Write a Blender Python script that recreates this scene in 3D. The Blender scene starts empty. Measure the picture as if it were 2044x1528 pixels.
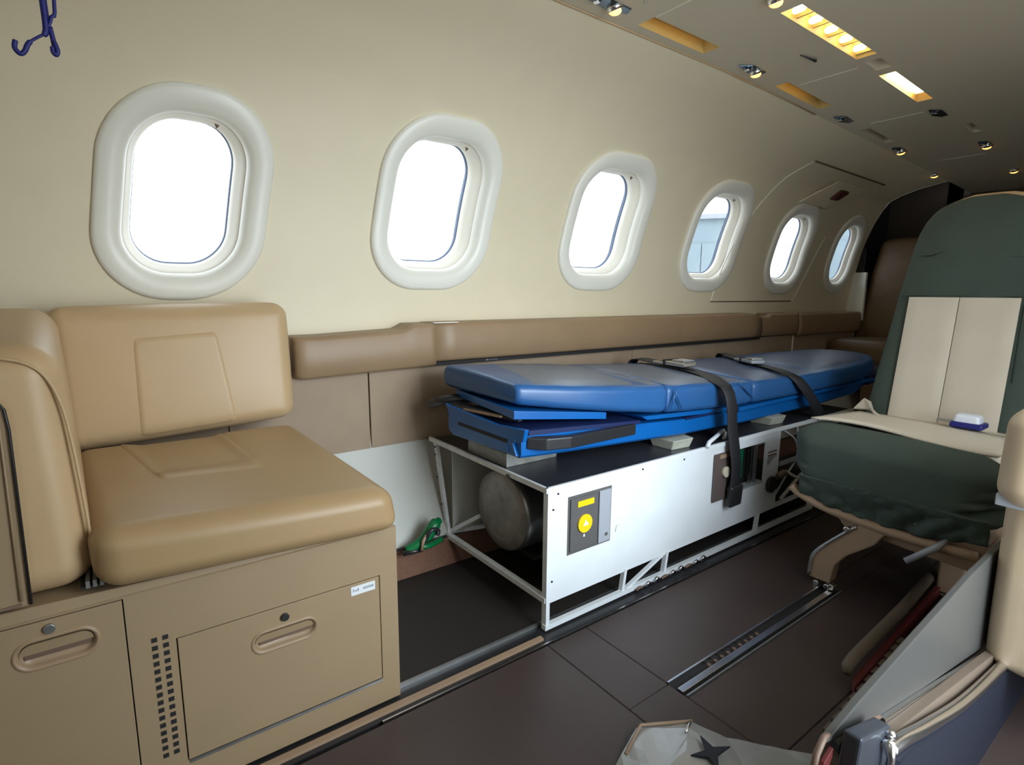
import bpy, bmesh, math, random
from mathutils import Vector, Matrix, noise
random.seed(4)
PI = math.pi
sc = bpy.context.scene
col = sc.collection

# ------------------------------------------------------------ camera, sky, light, exposure
cam_d = bpy.data.cameras.new('camera')
cam_d.sensor_width = 36.0
cam_d.lens = 36.0 * 1109.14 / 2044.0
cam_d.clip_start = 0.02
cam = bpy.data.objects.new('camera', cam_d)
col.objects.link(cam)
yaw, pitch, roll = math.radians(53.5291), math.radians(-9.2386), math.radians(0.3985)
F = Vector((math.cos(yaw) * math.cos(pitch), math.sin(yaw) * math.cos(pitch), math.sin(pitch)))
R0 = F.cross(Vector((0, 0, 1))).normalized()
U0 = R0.cross(F)
R1 = R0 * math.cos(roll) + U0 * math.sin(roll)
U1 = -R0 * math.sin(roll) + U0 * math.cos(roll)
cam.matrix_world = Matrix(((R1.x, U1.x, -F.x, 0), (R1.y, U1.y, -F.y, 0), (R1.z, U1.z, -F.z, 1.0), (0, 0, 0, 1)))
sc.camera = cam
sc.view_settings.view_transform = 'Standard'
sc.view_settings.look = 'None'
sc.view_settings.gamma = 1.0
sc.view_settings.use_curve_mapping = False
sc.view_settings.exposure = 0.0
sc.cycles.max_bounces = 10
sc.cycles.diffuse_bounces = 6
sc.cycles.transparent_max_bounces = 16
sc.cycles.sample_clamp_indirect = 8.0
sc.cycles.use_denoising = True

SKY = 3.2
w = bpy.data.worlds.new('sky')
sc.world = w
w.use_nodes = True
bg = w.node_tree.nodes['Background']
bg.inputs[0].default_value = (0.90, 0.96, 1.0, 1)
bg.inputs[1].default_value = SKY


def area(name, loc, direction, sx, sy, energy, color, portal=False):
    d = bpy.data.lights.new(name, 'AREA')
    d.shape = 'RECTANGLE'; d.size = sx; d.size_y = sy; d.energy = energy; d.color = color
    if portal:
        d.cycles.is_portal = True
    o = bpy.data.objects.new(name, d)
    col.objects.link(o)
    o.location = loc
    o.rotation_euler = Vector(direction).to_track_quat('-Z', 'Y').to_euler()
    return o


# daylight that comes in by the open entry door on the right hand side, a little behind the camera
dl = area('door_daylight', (1.25, -0.62, 1.05), (0.03, 1, -0.40), 0.8, 1.0, 15, (0.80, 0.92, 1.0))
dl.data.spread = math.radians(95)

# ------------------------------------------------------------ materials
def mat(name, colr, rough=0.6, metal=0.0, bump=0.0, bscale=200.0, var=0.0, vscale=8.0, spec=0.5, coat=0.0, emit=None, estr=0.0):
    m = bpy.data.materials.new(name)
    m.use_nodes = True
    nt = m.node_tree
    b = nt.nodes['Principled BSDF']
    b.inputs['Roughness'].default_value = rough
    b.inputs['Metallic'].default_value = metal
    b.inputs['Specular IOR Level'].default_value = spec
    b.inputs['Coat Weight'].default_value = coat
    c = (*colr, 1)
    b.inputs['Base Color'].default_value = c
    tc = nt.nodes.new('ShaderNodeTexCoord')
    if var > 0:
        n = nt.nodes.new('ShaderNodeTexNoise')
        n.inputs['Scale'].default_value = vscale
        n.inputs['Detail'].default_value = 6
        nt.links.new(tc.outputs['Object'], n.inputs['Vector'])
        r = nt.nodes.new('ShaderNodeValToRGB')
        r.color_ramp.elements[0].position = 0.3
        r.color_ramp.elements[1].position = 0.7
        r.color_ramp.elements[0].color = tuple(x * (1 - var) for x in colr) + (1,)
        r.color_ramp.elements[1].color = tuple(min(1, x * (1 + var)) for x in colr) + (1,)
        nt.links.new(n.outputs['Fac'], r.inputs['Fac'])
        nt.links.new(r.outputs['Color'], b.inputs['Base Color'])
    if bump > 0:
        n2 = nt.nodes.new('ShaderNodeTexNoise')
        n2.inputs['Scale'].default_value = bscale
        n2.inputs['Detail'].default_value = 4
        nt.links.new(tc.outputs['Object'], n2.inputs['Vector'])
        bp = nt.nodes.new('ShaderNodeBump')
        bp.inputs['Strength'].default_value = bump
        bp.inputs['Distance'].default_value = 0.002
        nt.links.new(n2.outputs['Fac'], bp.inputs['Height'])
        nt.links.new(bp.outputs['Normal'], b.inputs['Normal'])
    if emit:
        b.inputs['Emission Color'].default_value = (*emit, 1)
        b.inputs['Emission Strength'].default_value = estr
    return m


M = {}
M['wall'] = mat('cream_wall_lining', (0.74, 0.66, 0.48), 0.45, bump=0.05, bscale=400, var=0.015)
M['wall_low'] = mat('pale_lower_lining', (0.50, 0.50, 0.46), 0.5, bump=0.05)
M['ceil'] = mat('ceiling_lining', (0.56, 0.50, 0.38), 0.5, bump=0.05)
M['bezel'] = mat('window_bezel_plastic', (0.80, 0.79, 0.71), 0.35, bump=0.02)
M['reveal'] = mat('window_reveal_plastic', (0.80, 0.76, 0.66), 0.4)
M['seal'] = mat('window_seal', (0.12, 0.17, 0.28), 0.4)
M['ledge'] = mat('tan_ledge_leather', (0.30, 0.200, 0.115), 0.45, bump=0.12, bscale=500, var=0.05)
M['lowpanel'] = mat('brown_side_panel', (0.335, 0.245, 0.165), 0.6, bump=0.1, bscale=300, var=0.06)
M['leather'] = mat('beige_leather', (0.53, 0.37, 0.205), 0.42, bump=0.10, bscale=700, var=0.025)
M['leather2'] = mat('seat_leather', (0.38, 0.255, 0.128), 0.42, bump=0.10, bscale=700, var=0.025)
M['shellbeige'] = mat('beige_hard_panel', (0.325, 0.235, 0.138), 0.5, bump=0.06, bscale=500, var=0.02)
M['cup'] = mat('latch_cup_plastic', (0.33, 0.23, 0.14), 0.4)
M['dark'] = mat('black_gap', (0.012, 0.011, 0.012), 0.7)
M['blackplastic'] = mat('black_plastic', (0.02, 0.02, 0.022), 0.35)
M['strap'] = mat('black_webbing', (0.018, 0.018, 0.022), 0.55, bump=0.4, bscale=900)
M['carpet'] = mat('dark_brown_floor', (0.052, 0.036, 0.033), 0.42, bump=0.15, bscale=600, var=0.12, vscale=4)
M['channel'] = mat('dark_floor_channel', (0.020, 0.016, 0.014), 0.6, bump=0.1)
M['kick'] = mat('rust_carpet_strip', (0.17, 0.085, 0.055), 0.95, bump=0.6, bscale=900, var=0.3, vscale=300)
M['chrome'] = mat('bright_metal', (0.75, 0.75, 0.76), 0.22, metal=1.0)
M['alu'] = mat('brushed_aluminium', (0.42, 0.43, 0.43), 0.36, metal=0.85, var=0.12, vscale=25)
M['tankcap'] = mat('tank_end_metal', (0.34, 0.32, 0.30), 0.5, metal=0.6, var=0.18, vscale=20)
M['white'] = mat('white_enamel', (0.74, 0.78, 0.82), 0.35, var=0.03, vscale=10)
M['whiteworn'] = mat('worn_white_enamel', (0.68, 0.70, 0.70), 0.4, var=0.12, vscale=35)
M['topplate'] = mat('dark_metal_top', (0.055, 0.058, 0.07), 0.28, metal=0.4, var=0.15, vscale=10)
M['blue'] = mat('blue_enamel', (0.003, 0.105, 0.37), 0.30, var=0.04)
M['navy'] = mat('navy_canvas', (0.004, 0.014, 0.075), 0.5)
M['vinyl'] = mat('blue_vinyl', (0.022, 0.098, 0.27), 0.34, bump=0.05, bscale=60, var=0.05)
M['vinylsheen'] = mat('worn_vinyl_sky_sheen', (0.11, 0.14, 0.20), 0.38, bump=0.05, bscale=60, var=0.06)  # blue vinyl greyed by sky reflection and wear, put into the colour
M['vinylsheen_far'] = mat('far_vinyl_sky_sheen', (0.060, 0.095, 0.18), 0.38, bump=0.05, bscale=60, var=0.06)  # darker far part of the reflecting top, also put into the colour
M['greycard'] = mat('dark_grey_plate', (0.10, 0.095, 0.095), 0.5)
M['greyplate'] = mat('grey_plate', (0.33, 0.35, 0.39), 0.4)
M['brownplate'] = mat('brown_grey_plate', (0.11, 0.085, 0.08), 0.5)
M['yellow'] = mat('yellow_plastic', (0.85, 0.58, 0.01), 0.4)
M['greenlit'] = mat('green_board', (0.0, 0.13, 0.045), 0.4)
M['ivory'] = mat('ivory_knob', (0.55, 0.50, 0.38), 0.4)
M['block'] = mat('pale_block', (0.42, 0.43, 0.36), 0.5, var=0.1, vscale=30)
M['blockgrey'] = mat('grey_block', (0.27, 0.27, 0.25), 0.45, metal=0.3, var=0.2, vscale=30)
M['green'] = mat('dark_green_cloth', (0.047, 0.068, 0.055), 0.8, bump=0.25, bscale=500, var=0.08, vscale=8)
M['tancloth'] = mat('tan_leather_panel', (0.62, 0.555, 0.455), 0.55, bump=0.15, bscale=500, var=0.03)
M['frame'] = mat('tan_seat_frame', (0.34, 0.235, 0.155), 0.42, var=0.05)
M['brownseat'] = mat('brown_leather', (0.125, 0.078, 0.036), 0.5, bump=0.2, var=0.12, vscale=12)
M['greenstrap'] = mat('green_tool_plastic', (0.0, 0.16, 0.045), 0.35)
M['bluecord'] = mat('blue_cord', (0.010, 0.014, 0.16), 0.45)
M['whiteplastic'] = mat('white_plastic', (0.72, 0.76, 0.85), 0.35)
M['greyboard'] = mat('grey_side_panel', (0.060, 0.060, 0.057), 0.4)
M['navypanel'] = mat('navy_grey_skirt', (0.006, 0.009, 0.020), 0.5)
M['silver'] = mat('silver_wrap', (0.42, 0.42, 0.41), 0.3, metal=0.3)
M['bracketgrey'] = mat('blue_grey_bracket', (0.07, 0.08, 0.10), 0.35, metal=0.5)
M['farwall'] = mat('dark_bulkhead', (0.045, 0.032, 0.022), 0.6)
M['armleather'] = mat('pale_arm_leather', (0.56, 0.44, 0.30), 0.42, bump=0.10, bscale=700, var=0.025)
M['redbrown'] = mat('red_brown_trim', (0.10, 0.012, 0.012), 0.5)
M['khaki'] = mat('khaki_rail_cover', (0.12, 0.088, 0.062), 0.7, bump=0.3)
M['mirror'] = mat('smoked_mirror', (0.10, 0.14, 0.19), 0.15, metal=0.9)
M['warm'] = mat('warm_trough', (0.56, 0.40, 0.14), 0.5)
M['lamp'] = mat('warm_lamp', (1, 0.8, 0.5), 0.4, emit=(1.0, 0.42, 0.10), estr=3.0)
M['tube'] = mat('fluorescent_tube', (1, 0.9, 0.7), 0.4, emit=(1.0, 0.78, 0.46), estr=14)
M['lampdim'] = mat('hidden_strip_lamp', (1, 0.8, 0.4), 0.4, emit=(1.0, 0.55, 0.10), estr=3.5)
M['brass'] = mat('brown_trim', (0.16, 0.10, 0.07), 0.5)
M['maroon'] = mat('maroon_handle', (0.08, 0.018, 0.012), 0.4)
M['print'] = mat('grey_print', (0.30, 0.32, 0.34), 0.6)
M['label'] = mat('white_label', (0.72, 0.75, 0.78), 0.5)
M['apron'] = mat('apron_concrete', (0.45, 0.44, 0.42), 0.9, var=0.1, vscale=0.5)
M['hangar'] = mat('hangar_cladding', (0.24, 0.30, 0.335), 0.7, var=0.04, vscale=2)
M['cable'] = mat('dark_cable', (0.05, 0.05, 0.06), 0.5)


def glass():
    m = bpy.data.materials.new('window_glass')
    m.use_nodes = True
    nt = m.node_tree
    nt.nodes.remove(nt.nodes['Principled BSDF'])
    t = nt.nodes.new('ShaderNodeBsdfTransparent'); t.inputs[0].default_value = (0.93, 0.97, 1, 1)
    g = nt.nodes.new('ShaderNodeBsdfGlossy'); g.inputs['Roughness'].default_value = 0.03
    mx = nt.nodes.new('ShaderNodeMixShader'); mx.inputs[0].default_value = 0.05
    nt.links.new(t.outputs[0], mx.inputs[1]); nt.links.new(g.outputs[0], mx.inputs[2])
    nt.links.new(mx.outputs[0], nt.nodes['Material Output'].inputs[0])
    return m


M['glass'] = glass()


# ------------------------------------------------------------ helpers
def link(name, me, m, parent=None, smooth=False):
    o = bpy.data.objects.new(name, me)
    col.objects.link(o)
    if m is not None and not me.materials:
        me.materials.append(m)
    if smooth:
        for p in me.polygons:
            p.use_smooth = True
    if parent is not None:
        o.parent = parent
        o.matrix_parent_inverse = parent.matrix_world.inverted()
    return o


def fin(name, bm, m, parent=None, smooth=False, recalc=True):
    if recalc:
        bmesh.ops.recalc_face_normals(bm, faces=bm.faces)
    me = bpy.data.meshes.new(name)
    bm.to_mesh(me); bm.free()
    return link(name, me, m, parent, smooth)


def tag(o, label=None, cat=None, group=None, kind=None):
    if label: o['label'] = label
    if cat: o['category'] = cat
    if group: o['group'] = group
    if kind: o['kind'] = kind
    return o


def thing(name, loc, label, cat, group=None):
    o = bpy.data.objects.new(name, None)
    col.objects.link(o)
    o.location = loc
    o.empty_display_size = 0.05
    o.matrix_world = Matrix.Translation(Vector(loc))
    return tag(o, label, cat, group)


def structure(o, label=None):
    o['kind'] = 'structure'
    if label: o['label'] = label
    return o


def bbox(bm, lo, hi, bev=0.0, seg=2):
    r = bmesh.ops.create_cube(bm, size=1)
    vs = r['verts']
    for v in vs:
        v.co = Vector([lo[i] + (v.co[i] + .5) * (hi[i] - lo[i]) for i in range(3)])
    if bev > 0:
        es = list({e for v in vs for e in v.link_edges})
        bmesh.ops.bevel(bm, geom=es, offset=bev, segments=seg, affect='EDGES', profile=0.6)


def box(name, lo, hi, m, parent=None, bev=0.0, seg=2, smooth=False):
    bm = bmesh.new(); bbox(bm, lo, hi, bev, seg)
    return fin(name, bm, m, parent, smooth)


def bhex(bm, p, bev=0.0, seg=2):
    """p: 8 points, bottom ring 4 then top ring 4"""
    vs = [bm.verts.new(q) for q in p]
    fs = [bm.faces.new([vs[i] for i in f]) for f in ((0, 3, 2, 1), (4, 5, 6, 7), (0, 1, 5, 4), (1, 2, 6, 5), (2, 3, 7, 6), (3, 0, 4, 7))]
    if bev > 0:
        bmesh.ops.bevel(bm, geom=list({e for f in fs for e in f.edges}), offset=bev, segments=seg, affect='EDGES', profile=0.6)


def hexa(name, p, m, parent=None, bev=0.0, seg=2, smooth=False):
    bm = bmesh.new(); bhex(bm, p, bev, seg)
    return fin(name, bm, m, parent, smooth)


def bprism(bm, pts, off, bev=0.0, seg=2):
    """closed polygon of 3D points, extruded by vector off"""
    off = Vector(off)
    a = [bm.verts.new(Vector(p)) for p in pts]
    b = [bm.verts.new(Vector(p) + off) for p in pts]
    n = len(pts)
    fs = [bm.faces.new(a[::-1]), bm.faces.new(b)]
    for i in range(n):
        fs.append(bm.faces.new((a[i], a[(i + 1) % n], b[(i + 1) % n], b[i])))
    if bev > 0:
        bmesh.ops.recalc_face_normals(bm, faces=fs)
        bmesh.ops.bevel(bm, geom=list({e for f in fs for e in f.edges}), offset=bev, segments=seg, affect='EDGES', profile=0.6, clamp_overlap=True)


def prism(name, pts, off, m, parent=None, bev=0.0, seg=2, smooth=False):
    bm = bmesh.new(); bprism(bm, pts, off, bev, seg)
    return fin(name, bm, m, parent, smooth)


def btube(bm, pts, r, n=10, closed=False, squash=None):
    pts = [Vector(p) for p in pts]
    rings = []
    N = len(pts)
    prev = None
    for i, p in enumerate(pts):
        if closed:
            d = pts[(i + 1) % N] - pts[i - 1]
        else:
            d = pts[min(i + 1, N - 1)] - pts[max(i - 1, 0)]
        d.normalize()
        if prev is None:
            a = d.orthogonal().normalized() if abs(d.z) > .95 else d.cross(Vector((0, 0, 1))).normalized()
        else:
            a = (prev - d * prev.dot(d)).normalized()
        prev = a
        b = d.cross(a)
        rr = r[i] if isinstance(r, (list, tuple)) else r
        rings.append([bm.verts.new(p + (a * math.cos(2 * PI * k / n) + b * math.sin(2 * PI * k / n)) * rr) for k in range(n)])
    for i in range(N if closed else N - 1):
        A, B = rings[i], rings[(i + 1) % N]
        for k in range(n):
            bm.faces.new((A[k], A[(k + 1) % n], B[(k + 1) % n], B[k]))
    if not closed:
        bm.faces.new(rings[0][::-1]); bm.faces.new(rings[-1])


def tube(name, pts, r, m, parent=None, n=10, closed=False):
    bm = bmesh.new(); btube(bm, pts, r, n, closed)
    return fin(name, bm, m, parent, True)


def smoothpath(pts, k=6):
    """Catmull-Rom"""
    P = [Vector(p) for p in pts]
    out = []
    for i in range(len(P) - 1):
        a = P[max(i - 1, 0)]; b = P[i]; c = P[i + 1]; d = P[min(i + 2, len(P) - 1)]
        for j in range(k):
            t = j / k
            out.append(0.5 * ((2 * b) + (-a + c) * t + (2 * a - 5 * b + 4 * c - d) * t * t + (-a + 3 * b - 3 * c + d) * t ** 3))
    out.append(P[-1])
    return out


def bbar(bm, a, b, w, h, up=(0, 0, 1)):
    a, b = Vector(a), Vector(b)
    d = (b - a).normalized(); up = Vector(up)
    s = d.cross(up).normalized() * w / 2
    u = s.cross(d).normalized() * h / 2
    bhex(bm, [a - s - u, a + s - u, b + s - u, b - s - u, a - s + u, a + s + u, b + s + u, b - s + u])


def bar(name, a, b, w, h, m, parent=None, up=(0, 0, 1)):
    bm = bmesh.new(); bbar(bm, a, b, w, h, up)
    return fin(name, bm, m, parent)


def disc(name, c, axis, r, depth, m, parent=None, n=28, bev=0.0):
    bm = bmesh.new()
    bmesh.ops.create_cone(bm, cap_ends=True, segments=n, radius1=r, radius2=r, depth=depth)
    if bev > 0:
        es = [e for e in bm.edges if any(len(f.verts) > 4 for f in e.link_faces)]
        bmesh.ops.bevel(bm, geom=es, offset=bev, segments=3, affect='EDGES', profile=0.5)
    q = Vector((0, 0, 1)).rotation_difference(Vector(axis).normalized())
    bmesh.ops.transform(bm, matrix=Matrix.Translation(Vector(c)) @ q.to_matrix().to_4x4(), verts=bm.verts)
    o = fin(name, bm, m, parent)
    for p in o.data.polygons:
        p.use_smooth = len(p.vertices) <= 4
    return o


def ribbon(name, pts, wdir, w, th, m, parent=None, n_dir=None):
    """flat strap following pts; wdir: width direction"""
    P = [Vector(p) for p in pts]
    bm = bmesh.new(); rings = []
    N = len(P)
    for i, p in enumerate(P):
        d = (P[min(i + 1, N - 1)] - P[max(i - 1, 0)]).normalized()
        wd = Vector(wdir[i] if isinstance(wdir, list) else wdir)
        wd = (wd - d * wd.dot(d)).normalized()
        nn = wd.cross(d).normalized()
        a = wd * w / 2; b = nn * th / 2
        rings.append([bm.verts.new(p + q) for q in (a * .96 + b, a, a * .96 - b, -a * .96 - b, -a, -a * .96 + b)])
    for i in range(N - 1):
        for k in range(6):
            bm.faces.new((rings[i][k], rings[i][(k + 1) % 6], rings[i + 1][(k + 1) % 6], rings[i + 1][k]))
    bm.faces.new(rings[0][::-1]); bm.faces.new(rings[-1])
    return fin(name, bm, m, parent, True)


def hexmap(c):
    """trilinear map from [-1,1]^3; c: bottom ring (x-y-, x+y-, x+y+, x-y+), then top ring"""
    c = [Vector(q) for q in c]

    def f(p):
        u, v, t = [(q + 1) / 2 for q in p]
        lo = c[0] * (1 - u) * (1 - v) + c[1] * u * (1 - v) + c[2] * u * v + c[3] * (1 - u) * v
        hi = c[4] * (1 - u) * (1 - v) + c[5] * u * (1 - v) + c[6] * u * v + c[7] * (1 - u) * v
        return lo * (1 - t) + hi * t
    return f


class Cushion:
    """a rounded, puffed block in a hexahedron"""
    def __init__(s, corners, r, puff=(0, 0, 0), disp=None):
        s.c = [Vector(q) for q in corners]; s.map = hexmap(corners)
        h = [((s.c[1] - s.c[0]).length + (s.c[5] - s.c[4]).length) / 4,
             ((s.c[3] - s.c[0]).length + (s.c[7] - s.c[4]).length) / 4,
             ((s.c[4] - s.c[0]).length + (s.c[6] - s.c[2]).length) / 4]
        s.h = h; s.r = min(r, min(h) * .98); s.puff = puff; s.disp = disp

    def pt(s, p):
        """p on the surface of [-1,1]^3"""
        q = []; core = []
        for i in range(3):
            x = p[i] * s.h[i]; k = s.h[i] - s.r
            cx = max(-k, min(k, x)); core.append(cx); q.append(x - cx)
        n = Vector(q)
        if n.length > 1e-9: n.normalize()
        pos = Vector(core) + n * s.r
        f = [(1 - abs(pos[i] / s.h[i]) ** 3) for i in range(3)]
        pos.x += math.copysign(1, n.x) * abs(n.x) * s.puff[0] * f[1] * f[2] if n.x else 0
        pos.y += math.copysign(1, n.y) * abs(n.y) * s.puff[1] * f[0] * f[2] if n.y else 0
        pos.z += math.copysign(1, n.z) * abs(n.z) * s.puff[2] * f[0] * f[1] if n.z else 0
        if s.disp:
            pos = pos + s.disp(pos, n, s.h)
        return s.map([pos[i] / s.h[i] for i in range(3)])

    def mesh(s, name, m, parent=None, n=12, m_r=5):
        g = []
        for i in range(3):
            k = (s.h[i] - s.r) / s.h[i]
            a = [-1 + (1 - k) * (1 - math.cos(j / m_r * PI / 2)) if False else -1 + (1 - k) * j / m_r for j in range(m_r)]
            mid = [-k + 2 * k * j / n for j in range(n + 1)]
            g.append(a + mid + [-x for x in a[::-1]])
        bm = bmesh.new(); cache = {}

        def V(p):
            key = tuple(round(x, 6) for x in p)
            if key not in cache: cache[key] = bm.verts.new(s.pt(p))
            return cache[key]
        for ax in range(3):
            b, c = [i for i in range(3) if i != ax]
            for sg in (-1, 1):
                for i in range(len(g[b]) - 1):
                    for j in range(len(g[c]) - 1):
                        q = []
                        for (ii, jj) in ((i, j), (i + 1, j), (i + 1, j + 1), (i, j + 1)):
                            p = [0, 0, 0]; p[ax] = sg; p[b] = g[b][ii]; p[c] = g[c][jj]; q.append(V(p))
                        try: bm.faces.new(q)
                        except ValueError: pass
        return fin(name, bm, m, parent, True)

    def patch(s, name, ax, sg, quad, m, parent, lift=0.004, rnd=0.15, n=24, edge=0.12):
        """an inset panel on one face; quad = four (b,c) corners in [-1,1]; rounded where the corner radius tells"""
        b, c = [i for i in range(3) if i != ax]
        bm = bmesh.new(); rows = []

        def at(u, v, d):
            # keep the corners round
            uu, vv = u, v
            B = ((1 - uu) * (1 - vv) * quad[0][0] + uu * (1 - vv) * quad[1][0] + uu * vv * quad[2][0] + (1 - uu) * vv * quad[3][0])
            Cc = ((1 - uu) * (1 - vv) * quad[0][1] + uu * (1 - vv) * quad[1][1] + uu * vv * quad[2][1] + (1 - uu) * vv * quad[3][1])
            p = [0, 0, 0]; p[ax] = sg; p[b] = B; p[c] = Cc
            e = 1e-3; p1 = list(p); p2 = list(p); p1[b] += e; p2[c] += e
            P = s.pt(p); N = (s.pt(p1) - P).cross(s.pt(p2) - P).normalized()
            ctr = sum(s.c, Vector()) / 8
            if N.dot(P - ctr) < 0: N = -N
            return P + N * d
        for i in range(n + 1):
            row = []
            for j in range(n + 1):
                u, v = 2 * i / n - 1, 2 * j / n - 1
                # square to rounded square
                if rnd > 0:
                    k = 1 - rnd
                    au, av = abs(u), abs(v)
                    if au > 0 and av > 0:
                        mx = max(au, av)
                        su, sv = u / mx, v / mx
                        qx, qy = max(0, abs(su) - k), max(0, abs(sv) - k)
                        l = math.hypot(qx, qy)
                        if l > rnd:
                            # shrink towards the rounded outline
                            t = 1.0
                            for _ in range(12):
                                qx, qy = max(0, abs(su) * t - k), max(0, abs(sv) * t - k)
                                l = math.hypot(qx, qy)
                                if l > rnd: t -= (l - rnd) * .8
                            u, v = u * t, v * t
                e = 1 - max(abs(2 * i / n - 1), abs(2 * j / n - 1))
                d = lift * min(1, math.sin(min(1, e / edge) * PI / 2)) - 0.003 * (1 if e < 1e-6 else 0)
                row.append(bm.verts.new(at((u + 1) / 2, (v + 1) / 2, d)))
            rows.append(row)
        for i in range(n):
            for j in range(n):
                bm.faces.new((rows[i][j], rows[i + 1][j], rows[i + 1][j + 1], rows[i][j + 1]))
        return fin(name, bm, m, parent, True)


def interp(x, K):
    if x <= K[0][0]: return K[0][1]
    for (a, b), (c, d) in zip(K, K[1:]):
        if x <= c: return b + (d - b) * (x - a) / (c - a)
    return K[-1][1]


def cinterp(x, K):
    """smooth monotone-ish cubic through knots"""
    n = len(K)
    if x <= K[0][0]: return K[0][1]
    if x >= K[-1][0]: return K[-1][1]
    for i in range(n - 1):
        if x <= K[i + 1][0]:
            x0, y0 = K[i]; x1, y1 = K[i + 1]; hh = x1 - x0
            def sl(j):
                if j <= 0: return (K[1][1] - K[0][1]) / (K[1][0] - K[0][0])
                if j >= n - 1: return (K[-1][1] - K[-2][1]) / (K[-1][0] - K[-2][0])
                return (K[j + 1][1] - K[j - 1][1]) / (K[j + 1][0] - K[j - 1][0])
            t = (x - x0) / hh; m0, m1 = sl(i) * hh, sl(i + 1) * hh
            return (2 * t ** 3 - 3 * t * t + 1) * y0 + (t ** 3 - 2 * t * t + t) * m0 + (-2 * t ** 3 + 3 * t * t) * y1 + (t ** 3 - t * t) * m1


# ------------------------------------------------------------ cabin shell
WK = [(0.80, 2.012), (0.95, 2.008), (1.10, 1.993), (1.306, 1.957), (1.50, 1.898), (1.64, 1.830), (1.74, 1.745), (1.82, 1.635), (1.896, 1.45)]
yw = lambda z: cinterp(z, WK)
taper = lambda x: cinterp(x, [(-2, 0), (2.1, 0), (2.87, .027), (4.5, .099), (5.6, .15)])
X0, X1 = -1.4, 4.82
ZC = 1.896


def wall_pt(x, z, d=0.0):
    e = 0.01
    t = Vector((0, yw(z + e) - yw(z - e), 2 * e)).normalized()
    n = Vector((0, -t.z, t.y))
    k = max(0, (z - 1.68) / (ZC - 1.68))
    return Vector((x, yw(z), z - taper(x) * k)) + n * d


def outline(wd, ht, r, n=72):
    """rounded rectangle outline, n points, even in arc length, starting at right middle"""
    r = min(r, wd / 2 - 1e-4, ht / 2 - 1e-4)
    pts = []
    def arc(cx, cz, a0):
        for k in range(13):
            a = a0 + k / 12 * PI / 2
            pts.append((cx + r * math.cos(a), cz + r * math.sin(a)))
    pts.append((wd / 2, 0))
    arc(wd / 2 - r, ht / 2 - r, 0); arc(-wd / 2 + r, ht / 2 - r, PI / 2)
    arc(-wd / 2 + r, -ht / 2 + r, PI); arc(wd / 2 - r, -ht / 2 + r, 3 * PI / 2)
    pts.append((wd / 2, 0))
    L = [0]
    for a, b in zip(pts, pts[1:]): L.append(L[-1] + math.hypot(a[0] - b[0], a[1] - b[1]))
    out = []; j = 0
    for i in range(n):
        s = L[-1] * i / n
        while L[j + 1] < s: j += 1
        t = (s - L[j]) / max(1e-9, L[j + 1] - L[j])
        out.append((pts[j][0] * (1 - t) + pts[j + 1][0] * t, pts[j][1] * (1 - t) + pts[j + 1][1] * t))
    return out


# centre x, centre z, width, height, lean
WIN = [(0.243, 1.270, 0.457, 0.600, 0.14),
       (1.086, 1.318, 0.515, 0.620, 0.10),
       (2.004, 1.322, 0.545, 0.622, 0.10),
       (2.887, 1.314, 0.534, 0.607, 0.12),
       (3.742, 1.290, 0.500, 0.580, 0.08),
       (4.520, 1.290, 0.440, 0.560, 0.06)]


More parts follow.
